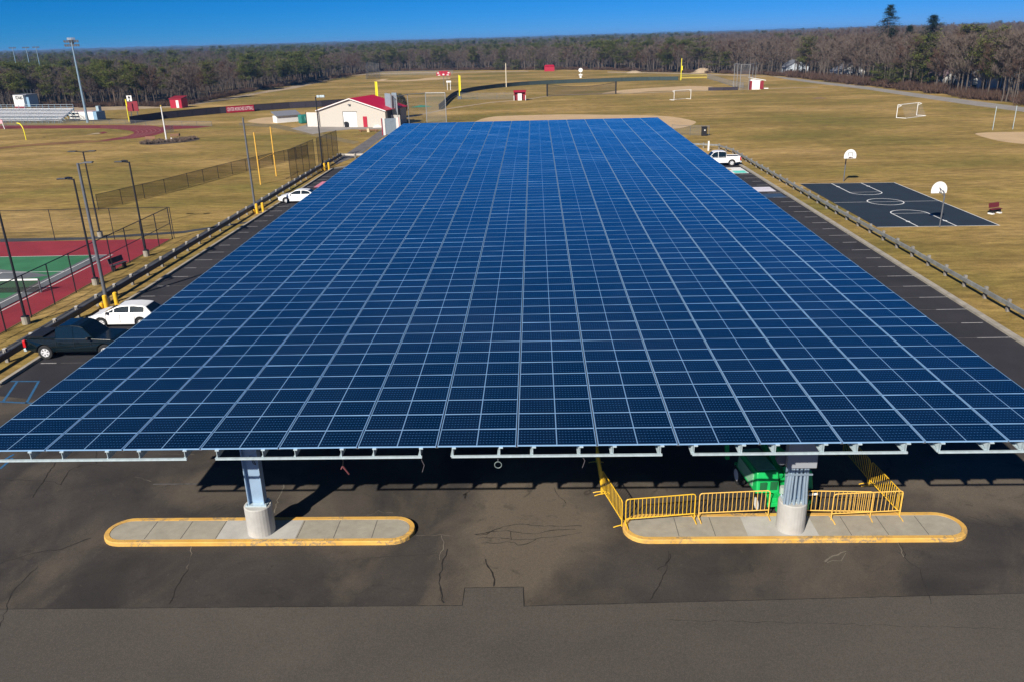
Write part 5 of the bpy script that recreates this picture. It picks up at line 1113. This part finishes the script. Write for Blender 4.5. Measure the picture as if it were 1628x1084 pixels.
# shrub bed
bed = smoothpts(GP([(222, 229.5), (240, 226), (262, 223), (290, 219), (314, 219.5), (316, 222.5), (300, 226), (270, 229), (240, 231)]), 4)
struct(MB().sheet(bed, .014).build('planting_bed', mat('dark mulch', (.055, .038, .030), .95, var=.4, scale=1)))
rr = random.Random(8); sm = [shrub_mesh(70+k, .55, 260) for k in range(2)]
sp = []
for k, s_ in enumerate(sm): sp.append(tag(s_.build('dead_shrub', mat('brown dead stems', (.18, .13, .10), .95, var=.3)), 'small brown leafless shrub in the flagpole bed', 'shrub', 'leafless shrubs in the flagpole bed'))
spots = [(228, 229), (236, 229.5), (246, 228.5), (253, 227), (260, 226.5), (270, 226.5), (279, 226), (285, 224.5), (291, 223.5), (297, 223.5), (303, 222), (309, 222), (288, 226)]
for k, p in enumerate(spots):
    o_ = sp[k % 2] if k < 2 else sp[k % 2].copy()
    if k >= 2: COL.objects.link(o_)
    o_.location = (*G(*p), 0); o_.rotation_euler = (0, 0, k*1.3); q_ = rr.uniform(1.0, 1.6); o_.scale = (q_, q_, q_*1.2)
bench((238.5, 226), 'brown bench at the left end of the flagpole shrub bed', WOODB, R(-12), 2.2, WOODB)
bench((279, 221.5), 'brown bench behind the flagpole shrub bed, right of the pole', WOODB, R(12), 1.9, WOODB)
tag(MB().box((0, 0, .35), (.25, .2, .7)).box((0, 0, .72), (.2, .16, .08)).build('marker_stone', WHITE, loc=(*G(273.5, 225.8), 0)), 'small white upright marker in the flagpole bed', 'marker')
# sand heaps
def heap(px_, r_, h_, label):
    mb = MB(); rr = random.Random(int(px_[0])); n = 18
    rings = [[(math.cos(a_)*r_*q*(1+.1*rr.uniform(-1, 1)), math.sin(a_)*r_*q*.7, h_*(1-q*q)*(1+.1*rr.uniform(-1, 1))) for a_ in np.linspace(0, 6.28, n, False)] for q in (1, .75, .5, .25)]
    V = sum(rings, [])+[(0, 0, h_)]; F = [(k+n*j, (k+1) % n+n*j, (k+1) % n+n*(j+1), k+n*(j+1)) for j in range(3) for k in range(n)]+[(k+3*n, (k+1) % n+3*n, 4*n) for k in range(n)]
    tag(mb.add(V, F).build('sand_heap', SAND, loc=(*G(*px_), 0)), label, 'sand heap')
heap((1117, 116.2), 5, 2.0, 'larger pale sand heap at the wood edge, right of centre'); heap((1008, 116.5), 4, 1.0, 'small low sand heap in front of the centre woods')
# far and inner forest: too many to count
PC = bpy.data.collections.new('forest_kinds'); lo = []
for k in range(4):
    tr, cr = bare_mesh(120+k, 12.5, .22, 520); 
    me_o = MB(); me_o.add(tr.v, tr.f, 0); me_o.add(cr.v, cr.f, 1); me = bpy.data.meshes.new('bare'); me.from_pydata(me_o.v, [], me_o.f); me.materials.append(BARK); me.materials.append(TWIG2 if k == 3 else TWIG); me.polygons.foreach_set('material_index', me_o.mi)
    PC.objects.link(bpy.data.objects.new(f'kind_{k}', me))
for k in range(3):
    tr, cr = pine_mesh(150+k, 12.5); me_o = MB(); me_o.add(tr.v, tr.f, 0); me_o.add(cr.v, cr.f, 1); me = bpy.data.meshes.new('pine'); me.from_pydata(me_o.v, [], me_o.f); me.materials.append(PINEBARK); me.materials.append(NEEDLE); me.polygons.foreach_set('material_index', me_o.mi)
    PC.objects.link(bpy.data.objects.new(f'kind_{4+k}', me))
cr = shrub_mesh(200, 2.0, 500); me = bpy.data.meshes.new('brush'); me.from_pydata(cr.v, [], cr.f); me.materials.append(TWIG2); PC.objects.link(bpy.data.objects.new('kind_7', me))
pts = []; idx = []; scl = []
rr = random.Random(77)
def px_of(x, y): 
    q = _M.T @ np.array([x, y, 0-CAMH]); return PW/2+FPX*q[0]/q[2]
ang = [(math.atan2(x, y), math.hypot(x, y)) for x, y in TLW]
def edge(a_): return float(np.interp(a_, [q[0] for q in ang], [q[1] for q in ang]))
cl_noise = [(rr.uniform(-1, 1), rr.uniform(3, 14), rr.uniform(0, 6.28)) for _ in range(7)]
A0, A1 = ang[0][0]-.05, ang[-1][0]+.06
for (r0, r1, cell) in ((0, 60, 4.6), (60, 260, 6.5), (260, 800, 10.5), (800, 2600, 24)):
    a_ = A0
    nA = 0
    area = 0
    # sample uniformly by area in polar cells relative to the wood edge
    for k in range(int((A1-A0)*((560+r1)**2-(560+r0)**2)/2/cell**2)):
        th = rr.uniform(A0, A1); e_ = edge(th); u_ = rr.random(); rad = e_+math.sqrt(u_*(r1*r1-r0*r0)+r0*r0) if r0 == 0 else e_+rr.uniform(r0, r1)
        if rr.random() > rad/(560+r1): continue
        x, y = rad*math.sin(th), rad*math.cos(th)
        pxx = min(1700, max(0, px_of(x, y))); ps = float(pine_share(pxx))
        cl2 = sum(a2*math.sin(x*b2*.004+c2)*math.cos(y*b2*.003-c2) for a2, b2, c2 in cl_noise)
        ps = ps*.35 if cl2 < .2 else min(.6, ps*1.3)
        pts.append((x, y, 0)); idx.append(rr.randrange(4, 7) if rr.random() < ps else rr.randrange(0, 4))
        hsc = float(np.interp(pxx, [0, 300, 700, 1000, 1200, 1400, 1628], [.9, .9, .92, 1.0, 1.08, 1.2, 1.25]))
        scl.append(hsc*rr.uniform(.75, 1.15)*(1 if r1 < 300 else (1.15 if r1 < 900 else 1.3)))
NT_ = len(pts)
for k in range(620):   # brush along the wood edge
    px_ = rr.uniform(-20, 1660); x, y = on_line(px_); f_ = 1+rr.uniform(-1.0, 9)/math.hypot(x, y); pts.append((x*f_, y*f_, 0)); idx.append(7); scl.append(rr.uniform(.6, 1.3)*(1.3 if px_ > 1250 else .8))
me = bpy.data.meshes.new('forest_points'); me.from_pydata(pts, [], [])
at = me.attributes.new('kind_index', 'INT', 'POINT'); at.data.foreach_set('value', idx)
at = me.attributes.new('tree_size', 'FLOAT', 'POINT'); at.data.foreach_set('value', scl)
at = me.attributes.new('turn', 'FLOAT_VECTOR', 'POINT'); at.data.foreach_set('vector', [c for _ in pts for c in (0, 0, rr.uniform(0, 6.28))])
fo = bpy.data.objects.new('forest', me); COL.objects.link(fo); stuff(fo)
ng = bpy.data.node_groups.new('forest_nodes', 'GeometryNodeTree'); ng.interface.new_socket('Geometry', in_out='INPUT', socket_type='NodeSocketGeometry'); ng.interface.new_socket('Geometry', in_out='OUTPUT', socket_type='NodeSocketGeometry')
gi, go = ng.nodes.new('NodeGroupInput'), ng.nodes.new('NodeGroupOutput'); ci = ng.nodes.new('GeometryNodeCollectionInfo'); ci.inputs['Collection'].default_value = PC; ci.inputs['Separate Children'].default_value = True; ci.inputs['Reset Children'].default_value = True
ip = ng.nodes.new('GeometryNodeInstanceOnPoints'); ip.inputs['Pick Instance'].default_value = True
def named(n_, ty): q = ng.nodes.new('GeometryNodeInputNamedAttribute'); q.data_type = ty; q.inputs['Name'].default_value = n_; return q
na, nb2, nc = named('kind_index', 'INT'), named('tree_size', 'FLOAT'), named('turn', 'FLOAT_VECTOR')
def osock(q): return [s for s in q.outputs if s.enabled and s.name == 'Attribute'][0]
L_ = ng.links; L_.new(gi.outputs[0], ip.inputs['Points']); L_.new(ci.outputs[0], ip.inputs['Instance']); L_.new(osock(na), ip.inputs['Instance Index']); L_.new(osock(nc), ip.inputs['Rotation']); L_.new(osock(nb2), ip.inputs['Scale']); L_.new(ip.outputs[0], go.inputs[0])
fo.modifiers.new('forest', 'NODES').node_group = ng
print('forest instances', NT_)
# distant wooded hills as a canopy surface
V = []; F = []; na_, nr_ = 220, 26
for j in range(nr_):
    rad = 2300*(11000/2300)**(j/(nr_-1))
    for i in range(na_):
        th = -.95+1.9*i/(na_-1); x, y = rad*math.sin(th), rad*math.cos(th)
        hz = 9+rr.uniform(-2.5, 2.5)*(1+j*.12)+6*max(0, math.sin(th*5+j*.3))*j/nr_+3*math.sin(th*17+j)*j/nr_+(12*j/nr_)
        V.append((x, y, hz))
for j in range(nr_-1):
    for i in range(na_-1): F.append((j*na_+i, j*na_+i+1, (j+1)*na_+i+1, (j+1)*na_+i))
struct(MB().add(V, F).build('far_wooded_hills', mat('far woods', (.075, .068, .052), .95, var=.4, scale=.02, spec=.05)))

# ---------------------------------------------------------------- air
hz_ = MB().box((0, 6000, 14), (20000, 13500, 30)).build('haze', bpy.data.materials.new('haze air')); stuff(hz_)
hm = hz_.data.materials[0]; hm.use_nodes = True; hm.node_tree.nodes.clear()
ho = hm.node_tree.nodes.new('ShaderNodeOutputMaterial'); pv = hm.node_tree.nodes.new('ShaderNodeVolumePrincipled')
pv.inputs['Color'].default_value = (.20, .50, 1.0, 1); pv.inputs['Density'].default_value = 1.5e-4; pv.inputs['Anisotropy'].default_value = 0
hm.node_tree.links.new(pv.outputs[0], ho.inputs['Volume'])
